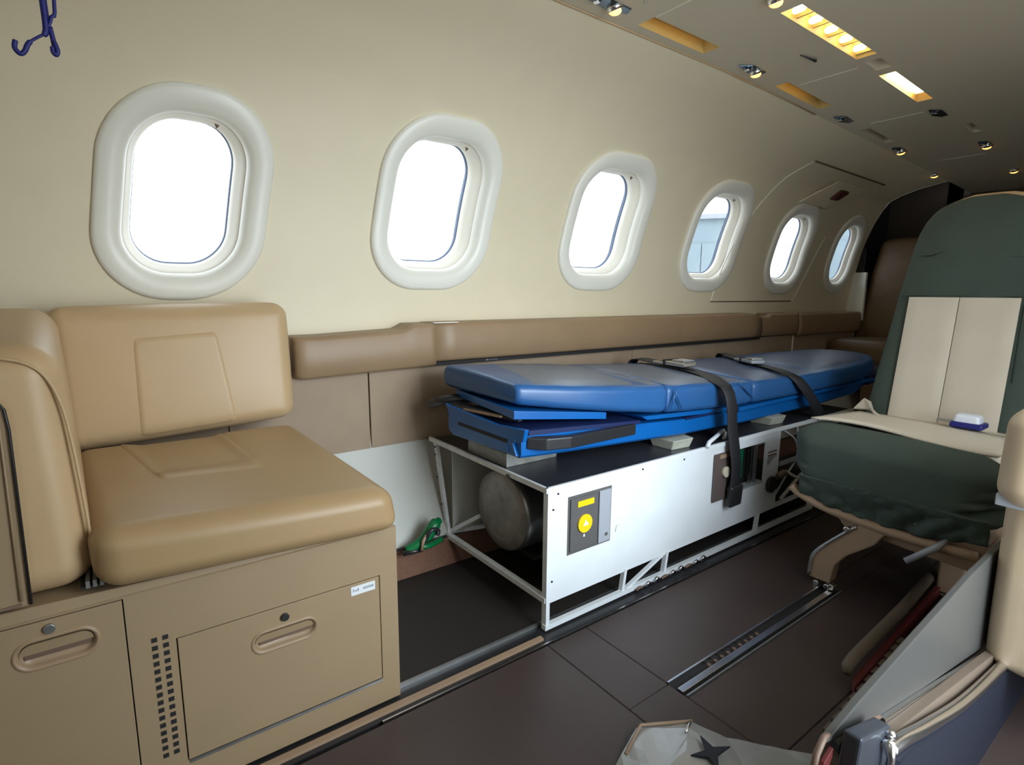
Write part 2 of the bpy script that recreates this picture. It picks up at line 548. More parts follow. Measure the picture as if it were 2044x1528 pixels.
def make_wall(mirror=False, windows=WIN, name='wall_left', y_c=0.75):
    bm = bmesh.new()
    Z0, Z1 = 0.95, 1.66
    bounds = [X0] + [(a[0] + b[0]) / 2 for a, b in zip(windows, windows[1:])] + [X1]
    nz = 20
    zs = [Z0 + (Z1 - Z0) * i / nz for i in range(nz + 1)]
    door = (0.6, 1.75) if mirror else None

    def V(x, z):
        return bm.verts.new(wall_pt(x, z))
    for wi, (cx, cz, ww, hh, sh) in enumerate(windows):
        xa, xb = bounds[wi], bounds[wi + 1]
        # rectangle perimeter, counter-clockwise from right middle
        nx = 12
        per = []
        mid = nz // 2
        for i in range(mid, nz): per.append((xb, zs[i]))
        for i in range(nx): per.append((xb + (xa - xb) * i / nx, Z1))
        for i in range(nz, 0, -1): per.append((xa, zs[i]))
        for i in range(nx): per.append((xa + (xb - xa) * i / nx, Z0))
        for i in range(0, mid): per.append((xb, zs[i]))
        n = len(per)
        hole = outline(ww - .05, hh - .05, .17, 256)
        hole = [(cx + a + sh * b, cz + b) for a, b in hole]
        # match by angle
        hp = []
        for (px, pz) in per:
            a0 = math.atan2((pz - cz) / (Z1 - Z0), (px - cx) / (xb - xa))
            best = min(hole, key=lambda q: abs((math.atan2((q[1] - cz) / (hh), (q[0] - cx - sh * (q[1] - cz)) / (ww)) - a0 + PI) % (2 * PI) - PI))
            hp.append(best)
        rings = []
        for k in range(7):
            t = k / 6
            rings.append([V(p[0] * (1 - t) + q[0] * t, p[1] * (1 - t) + q[1] * t) for p, q in zip(per, hp)])
        for k in range(6):
            for i in range(n):
                j = (i + 1) % n
                bm.faces.new((rings[k][i], rings[k][j], rings[k + 1][j], rings[k + 1][i]))
    # bands above and below
    nxx = 40
    for za, zb, nn in ((0.80, Z0, 4), (Z1, ZC, 14)):
        g = [[V(X0 + (X1 - X0) * i / nxx, za + (zb - za) * j / nn) for j in range(nn + 1)] for i in range(nxx + 1)]
        for i in range(nxx):
            for j in range(nn):
                bm.faces.new((g[i][j], g[i + 1][j], g[i + 1][j + 1], g[i][j + 1]))
    if mirror:
        # remove the doorway
        kill = [f for f in bm.faces if all(door[0] < v.co.x < door[1] for v in f.verts)]
        bmesh.ops.delete(bm, geom=kill, context='FACES')
        for v in bm.verts: v.co.y = 2 * y_c - v.co.y
    bmesh.ops.remove_doubles(bm, verts=bm.verts, dist=1e-5)
    o = fin(name, bm, M['wall'], None, True, recalc=False)
    return structure(o, 'cream cabin side lining with six oval windows' if not mirror else 'cream cabin lining on the aisle side with the open entry door')


make_wall()
make_wall(True, [(-0.6, 1.3, .5, .6, 0), (2.3, 1.3, .5, .6, 0)], 'wall_right')


def make_window(i, spec):
    cx, cz, W, H, sh = spec
    e = thing('window_%d' % (i + 1), wall_pt(cx, cz), None, None)
    structure(e, ['first oval cabin window above the beige bench', 'second oval window from the bench', 'third oval window from the bench', 'fourth oval window, left of the exit hatch', 'oval window inside the exit hatch', 'last oval window beside the brown seat'][i])

    dk = (1.2, 1.12, 1.0, .8, .62, .5)[i]

    def ring(bm, w_, h_, r_, d, n=72):
        if d < 0: d *= dk
        return [bm.verts.new(wall_pt(cx + a + sh * b, cz + b, d)) for a, b in outline(w_, h_, r_, n)]

    def loft(name, prof, m):
        bm = bmesh.new()
        rs = [ring(bm, *p) for p in prof]
        for A, B in zip(rs, rs[1:]):
            for k in range(len(A)):
                j = (k + 1) % len(A)
                bm.faces.new((A[k], A[j], B[j], B[k]))
        return fin(name, bm, m, e, True)
    w_op, h_op = W - .145, H - .155
    w_g, h_g = w_op - .045, h_op - .045
    loft('window_frame', [(W, H, .205, -.004), (W, H, .205, .006), (W - .008, H - .008, .200, .012), (W - .024, H - .024, .192, .016),
                          (W - .07, H - .07, .17, .017), (w_op + .045, h_op + .045, .15, .014), (w_op + .02, h_op + .02, .138, .007),
                          (w_op + .006, h_op + .006, .131, -.004), (w_op, h_op, .128, -.018), (w_op, h_op, .128, -.026)], M['bezel'])
    loft('reveal', [(w_op + .012, h_op + .012, .132, -.024), (w_op - .004, h_op - .004, .126, -.028), (w_op - .016, h_op - .016, .120, -.05), (w_g + .010, h_g + .010, .112, -.062),
                    (w_g, h_g, .108, -.074), (w_g + .002, h_g + .002, .108, -.098)], M['reveal'])
    loft('seal', [(w_g + .004, h_g + .004, .108, -.094), (w_g - .006, h_g - .006, .104, -.097), (w_g - .006, h_g - .006, .104, -.108), (w_g + .03, h_g + .03, .12, -.110)], M['seal'])
    bm = bmesh.new()
    bm.faces.new(ring(bm, w_g + .01, h_g + .01, .11, -.104))
    fin('pane', bm, M['glass'], e)
    # pull tab of the shade in the upper corner
    c = Vector((cx + w_op * .26, cz + h_op * .47, 0))
    bm = bmesh.new()
    bprism(bm, [wall_pt(c.x, c.y, -.030), wall_pt(c.x + .014, c.y - .004, -.030), wall_pt(c.x + .006, c.y - .014, -.032)], wall_pt(c.x, c.y, -.024) - wall_pt(c.x, c.y, -.030))
    fin('shade_tab', bm, M['brass'], e)
    # reveal skirt: closes the gap to the outer skin
    loft('outer_skin', [(W + .12, H + .12, .22, -.03), (W + .12, H + .12, .22, -.115), (w_g, h_g, .1, -.115)], M['dark'])


for i, s in enumerate(WIN):
    make_window(i, s)

# ceiling with recesses cut for the light troughs
ROW1, ROW2 = 1.375, 1.035
zc = lambda x: ZC - taper(x)
TROUGH = [(1.56, 1.93, 1.335, 1.405, 'dim'), (2.44, 2.84, 1.345, 1.405, 'dim'), (3.30, 3.62, 1.36, 1.41, 'off'),
          (1.86, 2.42, 1.00, 1.07, 'tubes'), (2.47, 2.58, 1.005, 1.06, 'off'), (2.64, 3.06, 1.015, 1.075, 'bright'), (3.55, 3.72, 1.0, 1.04, 'off')]
SEAMS = [1.56, 2.50, 3.22, 4.2]
xs = sorted(set([X0, 0, .8, X1 + .6] + [1.555, 1.56, 2.13, 2.497, 2.50, 2.9, 3.3, 4.0, 4.4] + [t[0] for t in TROUGH] + [t[1] for t in TROUGH]))
ys = sorted(set([1.452, 1.2, 0.93, 0.75, .57, .3, 0.048] + [t[2] for t in TROUGH] + [t[3] for t in TROUGH]))
bm = bmesh.new()
cv = {}
def cvt(x, y):
    k = (x, y)
    if k not in cv: cv[k] = bm.verts.new((x, y, zc(x)))
    return cv[k]
for xa, xb in zip(xs, xs[1:]):
    for ya, yb in zip(ys, ys[1:]):
        mx, my = (xa + xb) / 2, (ya + yb) / 2
        if any(t[0] < mx < t[1] and t[2] < my < t[3] for t in TROUGH): continue
        bm.faces.new((cvt(xa, ya), cvt(xa, yb), cvt(xb, yb), cvt(xb, ya)))
structure(fin('ceiling', bm, M['ceil'], None, False, recalc=False), 'flat grey-beige ceiling lining with light fittings')
CEIL = bpy.data.objects['ceiling']
for s_ in SEAMS:
    box('seam', (s_, 1.10, zc(s_) - .0015), (s_ + .004, 1.33, zc(s_) + .001), M['bezel'], CEIL)
bm = bmesh.new()
btube(bm, [(x, 1.449, zc(x) - .001) for x in (1.2, 1.6, 2.1, 2.5, 2.9)], .0035, 6)
fin('edge_trim', bm, M['leather'], CEIL, True)


def trough(t, label):
    x0, x1, y0, y1, kind = t
    z = zc((x0 + x1) / 2)
    e = thing('light_trough', ((x0 + x1) / 2, (y0 + y1) / 2, z), label, 'ceiling light')
    bm = bmesh.new()
    D = .035
    za, zb = zc(x0), zc(x1)
    b = [(x0, y0, za), (x1, y0, zb), (x1, y1, zb), (x0, y1, za)]
    i_ = .008
    tpts = [(x0 + i_, y0 + i_, za + D), (x1 - i_ * 3, y0 + i_, zb + D), (x1 - i_ * 3, y1 - i_, zb + D), (x0 + i_, y1 - i_, za + D)]
    B = [bm.verts.new(p) for p in b]; T = [bm.verts.new(p) for p in tpts]
    bm.faces.new(T)
    for k in range(4): bm.faces.new((B[k], B[(k + 1) % 4], T[(k + 1) % 4], T[k]))
    fin('housing', bm, M['warm'] if kind != 'off' else M['ceil'], e, recalc=False)
    if kind == 'dim':
        box('strip_lamp', (x0 + .02, y0 + .001, za - .0 + .010), (x1 - .03, y0 + .006, za + .016), M['lampdim'], e)
    if kind == 'tubes':
        for k in range(5):
            xx = x0 + .045 + k * (x1 - x0 - .09) / 4.2
            zz = zc(xx) + .012
            bm = bmesh.new()
            btube(bm, [(xx, y0 + .012, zz), (xx, y0 + .018, zz), (xx, y1 - .022, zz), (xx, y1 - .016, zz)], [.006, .011, .011, .006], 10)
            fin('lamp_tube', bm, M['tube'], e, True)
            box('baffle', (xx + .045, y0 + .004, zz - .004), (xx + .052, y1 - .004, zz + .018), M['warm'], e)
    if kind == 'bright':
        zz = zc(x0 + .2) + .012
        bm = bmesh.new()
        bbox(bm, (x0 + .03, y0 + .012, zz - .006), (x1 - .07, y1 - .014, zz + .008), .005, 2)
        fin('lamp_tube', bm, M['tube'], e, True)


for t, lb in zip(TROUGH, ['large amber-lit recess in the ceiling nearest the camera, window side',
                          'smaller amber-lit recess further forward on the window side',
                          'unlit shallow ceiling recess on the window side',
                          'ceiling light with a row of five glowing tubes',
                          'short unlit recess just ahead of the five-tube ceiling light',
                          'single bright white glowing ceiling light ahead of the tubes',
                          'short dark recess ahead of the mirrored aisle-side vent']):
    trough(t, lb)


def fixture(x, y, lit, label, vent=True, lampon=True, size=1.0, cat='reading light'):
    z = zc(x)
    e = thing('reading_light' if lit is not None and lampon else 'air_vent', (x, y, z), label, cat)
    s = size
    if vent:
        prism('bezel_plate', [(x - .075 * s, y + .012, z - .004), (x - .03 * s, y - .026, z - .004), (x + .075 * s, y - .022, z - .004), (x + .085 * s, y + .008, z - .004), (x + .03 * s, y + .030, z - .004)], (0, 0, .004), M['mirror'], e, .0015)
        bm = bmesh.new()
        bmesh.ops.create_uvsphere(bm, u_segments=14, v_segments=8, radius=.018)
        bmesh.ops.transform(bm, matrix=Matrix.Translation((x - .028 * s, y, z - .002)) @ Matrix.Scale(.6, 4, (0, 0, 1)), verts=bm.verts)
        fin('air_nozzle', bm, M['mirror'], e, True)
        disc('nozzle_ring', (x - .028 * s, y, z - .011), (0, 0, 1), .010, .004, M['chrome'], e, 16)
    if lampon:
        lx = x + (.035 * s if vent else 0)
        bm = bmesh.new()
        btube(bm, [(lx, y, z + .002), (lx, y, z - .008), (lx + .002, y, z - .012)], [.026, .026, .022], 16)
        fin('lamp_ring', bm, M['chrome'], e, True)
        bm = bmesh.new()
        bmesh.ops.create_uvsphere(bm, u_segments=14, v_segments=8, radius=.021)
        bmesh.ops.transform(bm, matrix=Matrix.Translation((lx, y, z - .014)) @ Matrix.Scale(.55, 4, (0, 0, 1)), verts=bm.verts)
        fin('bulb', bm, M['lamp'], e, True)


fixture(1.36, 1.365, 1, 'lit chrome reading light at the top edge above the second window', vent=True, size=1.3)
fixture(2.20, 1.372, 1, 'lit reading light beside a mirrored vent between two amber recesses')
fixture(3.06, 1.39, None, 'unlit mirrored air vent ahead of the second amber recess', lampon=False, cat='air vent')
fixture(3.80, 1.40, 1, 'small lit reading light third along the window side', size=.9)
fixture(4.55, 1.45, 1, 'lit round lamp by the far bulkhead, window side', vent=False)
fixture(3.27, 1.060, None, 'dark mirrored air vent ahead of the bright aisle-side light', lampon=False, cat='air vent')
fixture(3.98, 1.050, 1, 'small lit reading light with vent on the aisle side')
fixture(4.72, 1.08, 1, 'lit round lamp above the green seat cover, aisle side', vent=False)
fixture(1.76, 1.03, 1, 'lit lamp cut by the top edge beside the five-tube light', vent=False)
e = thing('ceiling_clip', (2.28, 1.17, zc(2.28)), 'tiny black clip sticking out of the ceiling', 'clip')
tube('clip_arm', [(2.22, 1.185, 1.893), (2.28, 1.17, 1.886), (2.30, 1.165, 1.884)], [.002, .004, .006], M['blackplastic'], e, 6)
for xx, yy, lb in ((3.0, 1.16, 'dot'), (1.46, 1.29, 'rivet')):
    disc('screw', (xx, yy, zc(xx) - .001), (0, 0, 1), .006, .004, M['alu'], CEIL, 10)

# lower side wall, kick strip and floor
bm = bmesh.new()
prof = [(1.700, -.02), (1.742, .085), (1.80, .17), (1.87, .29), (1.935, .42), (1.965, .60), (2.03, .81)]
g = [[bm.verts.new((x, y, z)) for y, z in prof] for x in (X0, 1.5, 3.0, X1 + .6)]
for A, B in zip(g, g[1:]):
    for k in range(len(prof) - 1): bm.faces.new((A[k], B[k], B[k + 1], A[k + 1]))
structure(fin('trim_1', bm, M['wall_low'], None, True, recalc=False), 'pale grey curved lower wall lining below the brown panels')
structure(prism('baseboard_left', [(X0, 1.700, 0), (X0, 1.745, .083), (X0, 1.733, .085), (X0, 1.685, 0)], (X1 - X0, 0, 0), M['kick'], None, .001), 'rust brown carpeted strip along the foot of the side wall')
bl = bpy.data.objects['baseboard_left']
bar('cap_strip', (X0, 1.742, .087), (X1, 1.742, .087), .018, .006, M['blackplastic'], bl)
# window side ledge wall closing strip
bm = bmesh.new()
bbox(bm, (X0, -.50, -.02), (.6, -.46, .95)); bbox(bm, (1.75, -.50, -.02), (X1 + .6, -.46, .95))
structure(fin('trim_2', bm, M['wall_low']), 'lower lining on the aisle side')

FL = structure(box('floor', (X0, -.6, -.06), (X1 + .6, 1.80, -.014), M['channel']), 'cabin floor of dark brown panels with seat tracks')
def fpanel(x0, x1, y0, y1, m='carpet', z=0.0):
    return box('floor_panel', (x0, y0, -.0135), (x1, y1, z), M[m], FL, .002, 1)
fpanel(X0, .9495, -.5, 1.104)
fpanel(.951, 1.1, .799, 1.104)
fpanel(1.1015, 4.9, .806, 1.104)
fpanel(.951, 1.1, -.5, .7975)
fpanel(1.1015, 4.9, .507, .738)
fpanel(1.95, 4.9, .7385, .8055)
fpanel(1.1015, 4.9, -.5, .5055)
fpanel(X0, 4.9, 1.205, 1.69, 'channel', -.002)
# side rail under the stretcher base
e = thing('floor_rail', (0.6, 1.15, 0), 'long dark metal floor rail running from the bench under the white unit', 'floor rail')
box('rail_body', (X0, 1.120, -.0135), (4.9, 1.2, -.006), M['blackplastic'], e)
box('lip', (X0, 1.196, -.008), (4.9, 1.204, .004), M['alu'], e)
box('lip', (.45, 1.108, -.008), (2.6, 1.112, .003), M['chrome'], e)
box('tan_edge', (X0, 1.134, -.006), (.96, 1.150, .002), M['frame'], e)
# seat track between the floor panels
def track(x0, y0, y1, label):
    e = thing('seat_track', (x0, (y0 + y1) / 2, 0), label, 'seat track')
    box('channel_bed', (x0, y0, -.0135), (1.95, y1, -.011), M['dark'], e)
    box('side_lip', (x0, y1 - .004, -.011), (1.95, y1 + .001, .003), M['chrome'], e)
    box('side_lip', (x0, y0 - .001, -.011), (1.95, y0 + .003, .003), M['alu'], e)
    ym = y0 * .58 + y1 * .42
    box('centre_rail', (x0 + .004, ym - .011, -.011), (1.95, ym + .007, .001), M['chrome'], e, .001)
    bm = bmesh.new()
    for k in range(9):
        bmesh.ops.create_cone(bm, cap_ends=True, segments=8, radius1=.006, radius2=.006, depth=.004, matrix=Matrix.Translation((x0 + .16 + .03 * k, y1 - .016, -.008)))
    tag(fin('grit', bm, M['brass'], e), kind='stuff')
track(1.102, .741, .803, 'bright metal seat track sunk in the dark floor, leading to the chair foot')

# end walls
structure(box('wall_back', (X0 - .05, -.6, -.02), (X0, 2.1, 2.05), M['wall']), 'cabin wall behind the camera')
bm = bmesh.new()
bbox(bm, (5.35, -.6, -.02), (5.40, .55, 2.02)); bbox(bm, (5.35, 1.50, -.02), (5.40, 2.2, 2.02)); bbox(bm, (5.35, .5, 1.62), (5.40, 1.6, 2.02))
structure(fin('wall_far', bm, M['farwall']), 'dark forward bulkhead behind the seats')
structure(box('trim_6', (4.84, 1.985, .8), (5.5, 2.03, 2.0), M['dark']), 'outer hull beside the forward bulkhead')
structure(box('trim_7', (4.84, -.60, .9), (5.5, -.56, 2.0), M['dark']), 'outer hull on the aisle side by the bulkhead')
structure(box('trim_8', (4.80, -.60, 2.0), (5.5, 2.16, 2.05), M['dark']), 'outer hull roof by the bulkhead')
structure(box('door_1', (5.42, .4, -.02), (5.46, 1.65, 1.8), M['dark']), 'black opening in the forward bulkhead above the green seat')
structure(box('trim_3', (4.80, 1.895, .80), (4.83, 2.05, 1.17), M['bezel'], None, .003), 'pale edge strip where the window wall ends')
structure(box('trim_4', (X0, 2.09, -.1), (5.6, 2.2, .9), M['dark']), 'outer hull behind the lining')

for sgn, nm in ((1, 'trim_9'), (-1, 'trim_10')):
    pp = [wall_pt(4.825, .80 + (ZC - .80) * k / 16) for k in range(17)]
    pts = [(4.825, p.y, p.z) for p in pp] + [(4.825, 1.45, 2.05), (4.825, 2.034, 2.05), (4.825, 2.034, .80)]
    if sgn < 0: pts = [(x_, 1.5 - y_, z_) for x_, y_, z_ in pts]
    structure(prism(nm, pts, (.02, 0, 0), M['farwall']), 'hull frame ring at the end of the window wall' if sgn > 0 else 'hull frame ring at the end of the aisle wall')

# exit hatch outline around the fifth window
E = thing('door_2', wall_pt(3.4, 1.3), None, None)
structure(E, 'emergency exit hatch around the fifth window, with a latch cover')
tube('hatch_edge', [wall_pt(cinterp(z_, [(.955, 2.965), (1.14, 3.02), (1.32, 3.10), (1.50, 3.20), (1.64, 3.30), (1.785, 3.415)]), z_, .001) for z_ in [.955 + .83 * k / 24 for k in range(25)]], .004, M['bezel'], E, 6)
tube('hatch_edge', [wall_pt(x, .952, .001) for x in (2.96, 3.3, 3.6, 3.90)], .004, M['brass'], E, 6)
tube('hatch_edge', [wall_pt(cinterp(z_, [(.955, 3.92), (1.06, 4.0), (1.25, 4.10), (1.40, 4.16)]), z_, .001) for z_ in [.955 + .445 * k / 12 for k in range(13)]], .003, M['bezel'], E, 6)
tube('hatch_top_trim', [wall_pt(x, 1.79, .002) for x in (3.42, 3.8, 4.1, 4.40)], .005, M['brass'], E, 6)
prism('latch_cover', [wall_pt(3.60, 1.58, .004), wall_pt(3.96, 1.57, .004), wall_pt(4.25, 1.735, .004), wall_pt(3.86, 1.735, .004)], (0, -.012, -.006), M['wall'], E, .004)
tube('cover_edge', [wall_pt(3.60, 1.575, .018), wall_pt(3.72, 1.65, .02), wall_pt(3.84, 1.725, .02)], .004, M['bezel'], E, 6)
Cushion([wall_pt(3.90, 1.63, .012), wall_pt(3.99, 1.63, .012), wall_pt(3.99, 1.63, .05), wall_pt(3.90, 1.63, .05), wall_pt(3.95, 1.70, .012), wall_pt(4.07, 1.70, .012), wall_pt(4.07, 1.70, .05), wall_pt(3.95, 1.70, .05)], .018).mesh('latch_handle', M['maroon'], E, 3, 3)

# ------------------------------------------------------------ brown ledge and side panels
L = thing('side_ledge', (.5, 1.95, .70), 'long tan leather ledge along the window wall above the stretcher', 'ledge')


def ledge_piece(name, x0, x1, zb, zt, yf, m='ledge', r0=.02, r1=.003, step=None):
    """section: front face leaning, rounded top; loft along x with rounded near end"""
    bm = bmesh.new()
    secs = []
    N = 24
    xs_ = [x0 + (x1 - x0) * t for t in ([0, .002, .006, .012, .02] + [i / N for i in range(1, N + 1)])] if r0 > .005 else [x0 + (x1 - x0) * i / N for i in range(N + 1)]
    xs_ = sorted(set(xs_))
    for x in xs_:
        e_ = min(1, (x - x0) / .035) if r0 > .005 else 1
        s = math.sqrt(max(0, 1 - (1 - e_) ** 2)) if r0 > .005 else 1
        yy = yf + (1 - s) * .03
        t = zt(x) if callable(zt) else zt
        b = zb(x) if callable(zb) else zb
        b += (1 - s) * .01
        k = .014
        pr = [(2.03, b), (yy + .03, b), (yy + .008, b + .004), (yy, b + k), (yy - .004, (b + t) / 2), (yy + .002, t - k), (yy + .006, t - .005), (yy + .018, t), (2.03, t + .002)]
        secs.append([bm.verts.new((x, y, z)) for y, z in pr])
    for A, B in zip(secs, secs[1:]):
        for k in range(len(A)):
            j = (k + 1) % len(A)
            bm.faces.new((A[k], A[j], B[j], B[k]))
    bm.faces.new(secs[0]); bm.faces.new(secs[-1][::-1])
    return fin(name, bm, M[m], L, True)


ledge_piece('ledge_end', .505, 1.03, lambda x: .702 + .012 * max(0, (x - .55) / .5), lambda x: .846 + .012 * min(1, max(0, (x - .6) / .3)) + (.020 * min(1, max(0, (x - .905) / .035))), 1.885)
ledge_piece('ledge_rail', 1.028, 3.36, .728, lambda x: .880 - (.022 * min(1, max(0, (x - 3.26) / .05))), 1.893, r0=0)
ledge_piece('ledge_block', 3.36, 3.83, .728, lambda x: .858 + (.016 * min(1, max(0, (x - 3.46) / .03))), 1.90, r0=0)
ledge_piece('ledge_block', 3.845, 4.80, .715, .868, 1.90, r0=0)
box('dark_slot', (1.0, 1.905, .715), (3.36, 1.93, .7285), M['dark'], L)
box('slot_tab', (1.27, 1.897, .7185), (1.33, 1.905, .7255), M['chrome'], L, .001)
box('metal_chip', (1.03, 1.900, .8795), (1.14, 1.915, .883), M['bezel'], L, .001)
P = structure(prism('trim_5', [(X0, 1.945, .425), (X0, 1.985, .425), (X0, 2.0, .73), (X0, 1.95, .73)], (X1 - X0 + .1, 0, 0), M['dark']), 'brown upholstered side panels under the ledge')
for a, b in ((X0, .30), (.303, .772), (.777, 2.2), (2.203, 3.825), (3.835, 4.8)):
    prism('side_panel', [(a, 1.930, .42), (a, 1.946, .42), (a, 1.946, .725), (a, 1.934, .725)], (b - a, 0, 0), M['lowpanel'], P, .002)
bar('seam_strip', (3.83, 1.928, .425), (3.83, 1.93, .715), .012, .006, M['bezel'], P, (0, 1, 0))

# ------------------------------------------------------------ bench: cabinet, seat, back, bolster
C = thing('bench_cabinet', (0.0, 1.45, 0), 'beige hard-panelled cabinet under the leather bench with two latched doors', 'cabinet')
YF = 1.170


def plate(name, x0, x1, z0, z1, y0, y1, holes, m, parent):
    xs_ = sorted(set([x0, x1] + [q for h in holes for q in h[:2]]))
    zs_ = sorted(set([z0, z1] + [q for h in holes for q in h[2:]]))
    bm = bmesh.new()
    def V(x, z, y, c={}):
        return bm.verts.new((x, y, z))
    for xa, xb in zip(xs_, xs_[1:]):
        for za, zb in zip(zs_, zs_[1:]):
            mx, mz = (xa + xb) / 2, (za + zb) / 2
            if any(h[0] < mx < h[1] and h[2] < mz < h[3] for h in holes): continue
            bbox(bm, (xa, y0, za), (xb, y1, zb))
    bmesh.ops.remove_doubles(bm, verts=bm.verts, dist=1e-6)
    # drop interior walls
    seen = {}
    for f in bm.faces:
        k = tuple(round(q, 5) for q in f.calc_center_median())
        seen.setdefault(k, []).append(f)
    bmesh.ops.delete(bm, geom=[f for v in seen.values() if len(v) > 1 for f in v], context='FACES_ONLY')
    return fin(name, bm, M[m], parent)


DOORS = [(-.46, -.012, .020, .444), (.063, .479, .066, .336)]
VENTS = [(x, .098 + k * .0165) for x in (.028, .046) for k in range(16)]
CUPS = [(-.110, .385, .112, .050, .055), (.262, .266, .130, .044, .030)]
def tilt(x): return 0.0
plate('face_frame', -.62, .523, 0.0, .447, YF, YF + .014, DOORS, 'shellbeige', C)
box('carcass', (-.62, YF + .014, .0), (.519, 1.66, .446), M['shellbeige'], C)
hexa('top_edge', [(-.62, YF, .447), (.519, YF, .4465), (.519, 1.66, .4465), (-.62, 1.66, .447), (-.62, YF + .006, .482), (.519, YF + .006, .450), (.519, 1.66, .450), (-.62, 1.66, .482)], M['shellbeige'], C, .0015)
box('groove_back', (-.47, YF + .0105, .012), (.49, YF + .0145, .45), M['dark'], C)


def door(d, cup, knobc, knobm, name):
    x0, x1, z0, z1 = d
    g_ = .0022
    o = box(name, (x0 + g_, YF - .0005, z0 + g_), (x1 - g_, YF + .010, z1 - g_), M['shellbeige'], C, .0012, 2)
    cx, cz, cw, ch, slope = cup
    # cut the cup opening right through the door slab
    cbm = bmesh.new()
    bprism(cbm, [(cx + a, YF - .02, cz + b) for a, b in outline(cw - .004, ch - .004, ch / 2 - .003, 48)], (0, .06, 0))
    bmesh.ops.recalc_face_normals(cbm, faces=cbm.faces)
    cme = bpy.data.meshes.new('cut'); cbm.to_mesh(cme); cbm.free()
    co = bpy.data.objects.new('cut', cme); col.objects.link(co)
    md_ = o.modifiers.new('b', 'BOOLEAN'); md_.operation = 'DIFFERENCE'; md_.object = co; md_.solver = 'EXACT'
    bpy.context.view_layer.update()
    dg = bpy.context.evaluated_depsgraph_get()
    nm = bpy.data.meshes.new_from_object(o.evaluated_get(dg))
    o.modifiers.clear(); o.data = nm
    bpy.data.objects.remove(co)
    # raised rounded rim
    def rim(w_, h_, y):
        return [Vector((cx + a, y, cz + b)) for a, b in outline(w_, h_, h_ / 2 - .0005, 56)]
    bm = bmesh.new()
    prof = [(cw + .010, ch + .010, YF - .0005), (cw + .006, ch + .006, YF - .0035), (cw - .002, ch - .002, YF - .0035), (cw - .008, ch - .008, YF + .003), (cw - .012, ch - .014, YF + .0095)]
    rs = [[bm.verts.new(v) for v in rim(*p)] for p in prof]
    for A, B in zip(rs, rs[1:]):
        for k in range(56): bm.faces.new((A[k], A[(k + 1) % 56], B[(k + 1) % 56], B[k]))
    bm.faces.new(rs[-1])
    cp = fin('latch_cup', bm, M['cup'], o, True)
    # paddle covers the upper half, a dark finger slot stays below it
    bm = bmesh.new()
    pts = [Vector((cx + a, YF - .0005 + .004 * (1 - b / ch * 2), cz + b)) for a, b in outline(cw - .010, ch - .012, (ch - .012) / 2 - .0005, 56) if b > -.003]
    pts.sort(key=lambda v: math.atan2(v.z - cz + .004, v.x - cx))
    bprism(bm, pts, (0, .003, 0))
    fin('paddle', bm, M['shellbeige'], o)
    box('finger_slot', (cx - cw * .40, YF + .0070, cz - ch * .20), (cx + cw * .42, YF + .0092, cz - .002), M['brass'], o)
    disc('lock', (knobc[0], YF - .003, knobc[1]), (0, 1, 0), .0085, .006, knobm, o, 20, .001)
    return o


d1 = door(DOORS[0], CUPS[0], (-.117, .4265), M['alu'], 'cabinet_door')
d2 = door(DOORS[1], CUPS[1], (.262, .309), M['blackplastic'], 'drop_door')
box('metal_hinge', (.067, YF - .002, .0605), (.477, YF + .001, .0665), M['alu'], C)
lab = box('label_plate', (.408, YF - .0018, .306), (.466, YF - .0006, .3275), M['label'], d2)
for k, (a, b, h_) in enumerate([(.4125, .4155, .007), (.4175, .4215, .004), (.423, .4265, .007), (.437, .4400, .006), (.4412, .4445, .006), (.4455, .4485, .006), (.4495, .4530, .006), (.4540, .4570, .006), (.4580, .4620, .006)]):
    box('print', (a, YF - .0020, .3145), (b, YF - .0018, .3145 + h_), M['print'], lab)
base = None
for (x, z) in VENTS:
    if base is None:
        base = box('vent_hole', (x - .0048, YF - .0006, z - .0046), (x + .0048, YF + .0002, z + .0046), M['dark'], C)
        b0 = (x, z)
    else:
        o = base.copy(); col.objects.link(o); o.location.x += x - b0[0]; o.location.z += z - b0[1]

# side wall panel left of the bolster
S = thing('arm_side_panel', (-.3, 1.17, .48), 'beige upright hard panel with dark edge at the left of the bolster', 'side panel')
prism('panel_body', [(-.62, 1.163, .478), (-.137, 1.163, .478), (-.133, 1.163, .80), (-.140, 1.163, .826), (-.62, 1.163, .83)], (0, .012, 0), M['shellbeige'], S, .003)
tube('edge_trim', [(-.1345, 1.160, .482), (-.1315, 1.160, .78), (-.134, 1.160, .812), (-.142, 1.160, .828), (-.3, 1.160, .832)], .0024, M['blackplastic'], S, 6)
tube('bead', [(-.146, 1.160, .49), (-.142, 1.160, .79), (-.3, 1.160, .815)], .0022, M['shellbeige'], S, 6)
tube('bead', [(-.62, 1.161, .482), (-.2, 1.161, .481), (-.146, 1.161, .484)], .0022, M['brass'], S, 6)

B = thing('bolster_cushion', (-.1, 1.45, .48), 'upright beige leather arm bolster at the left end of the bench', 'cushion')
cb = Cushion([(-.42, 1.178, .474), (-.040, 1.178, .474), (-.068, 1.84, .50), (-.42, 1.84, .50),
              (-.42, 1.178, .908), (-.060, 1.178, .908), (-.090, 1.84, .955), (-.42, 1.84, .955)], .055, (0, .003, .006))
cb.mesh('bolster_body', M['leather'], B, 10, 8)
# piping seam that follows the front edge of the bolster
pts = [(-.38, 1.181, .893), (-.17, 1.181, .893), (-.125, 1.181, .889), (-.098, 1.182, .877), (-.080, 1.183, .855), (-.068, 1.185, .82), (-.060, 1.187, .77), (-.052, 1.187, .66), (-.046, 1.187, .53)]
tube('piping', smoothpath(pts, 6), .0028, M['leather'], B, 6)

SC = thing('seat_cushion', (.22, 1.45, .48), 'wide beige leather bench seat cushion with a sunken centre panel', 'cushion')


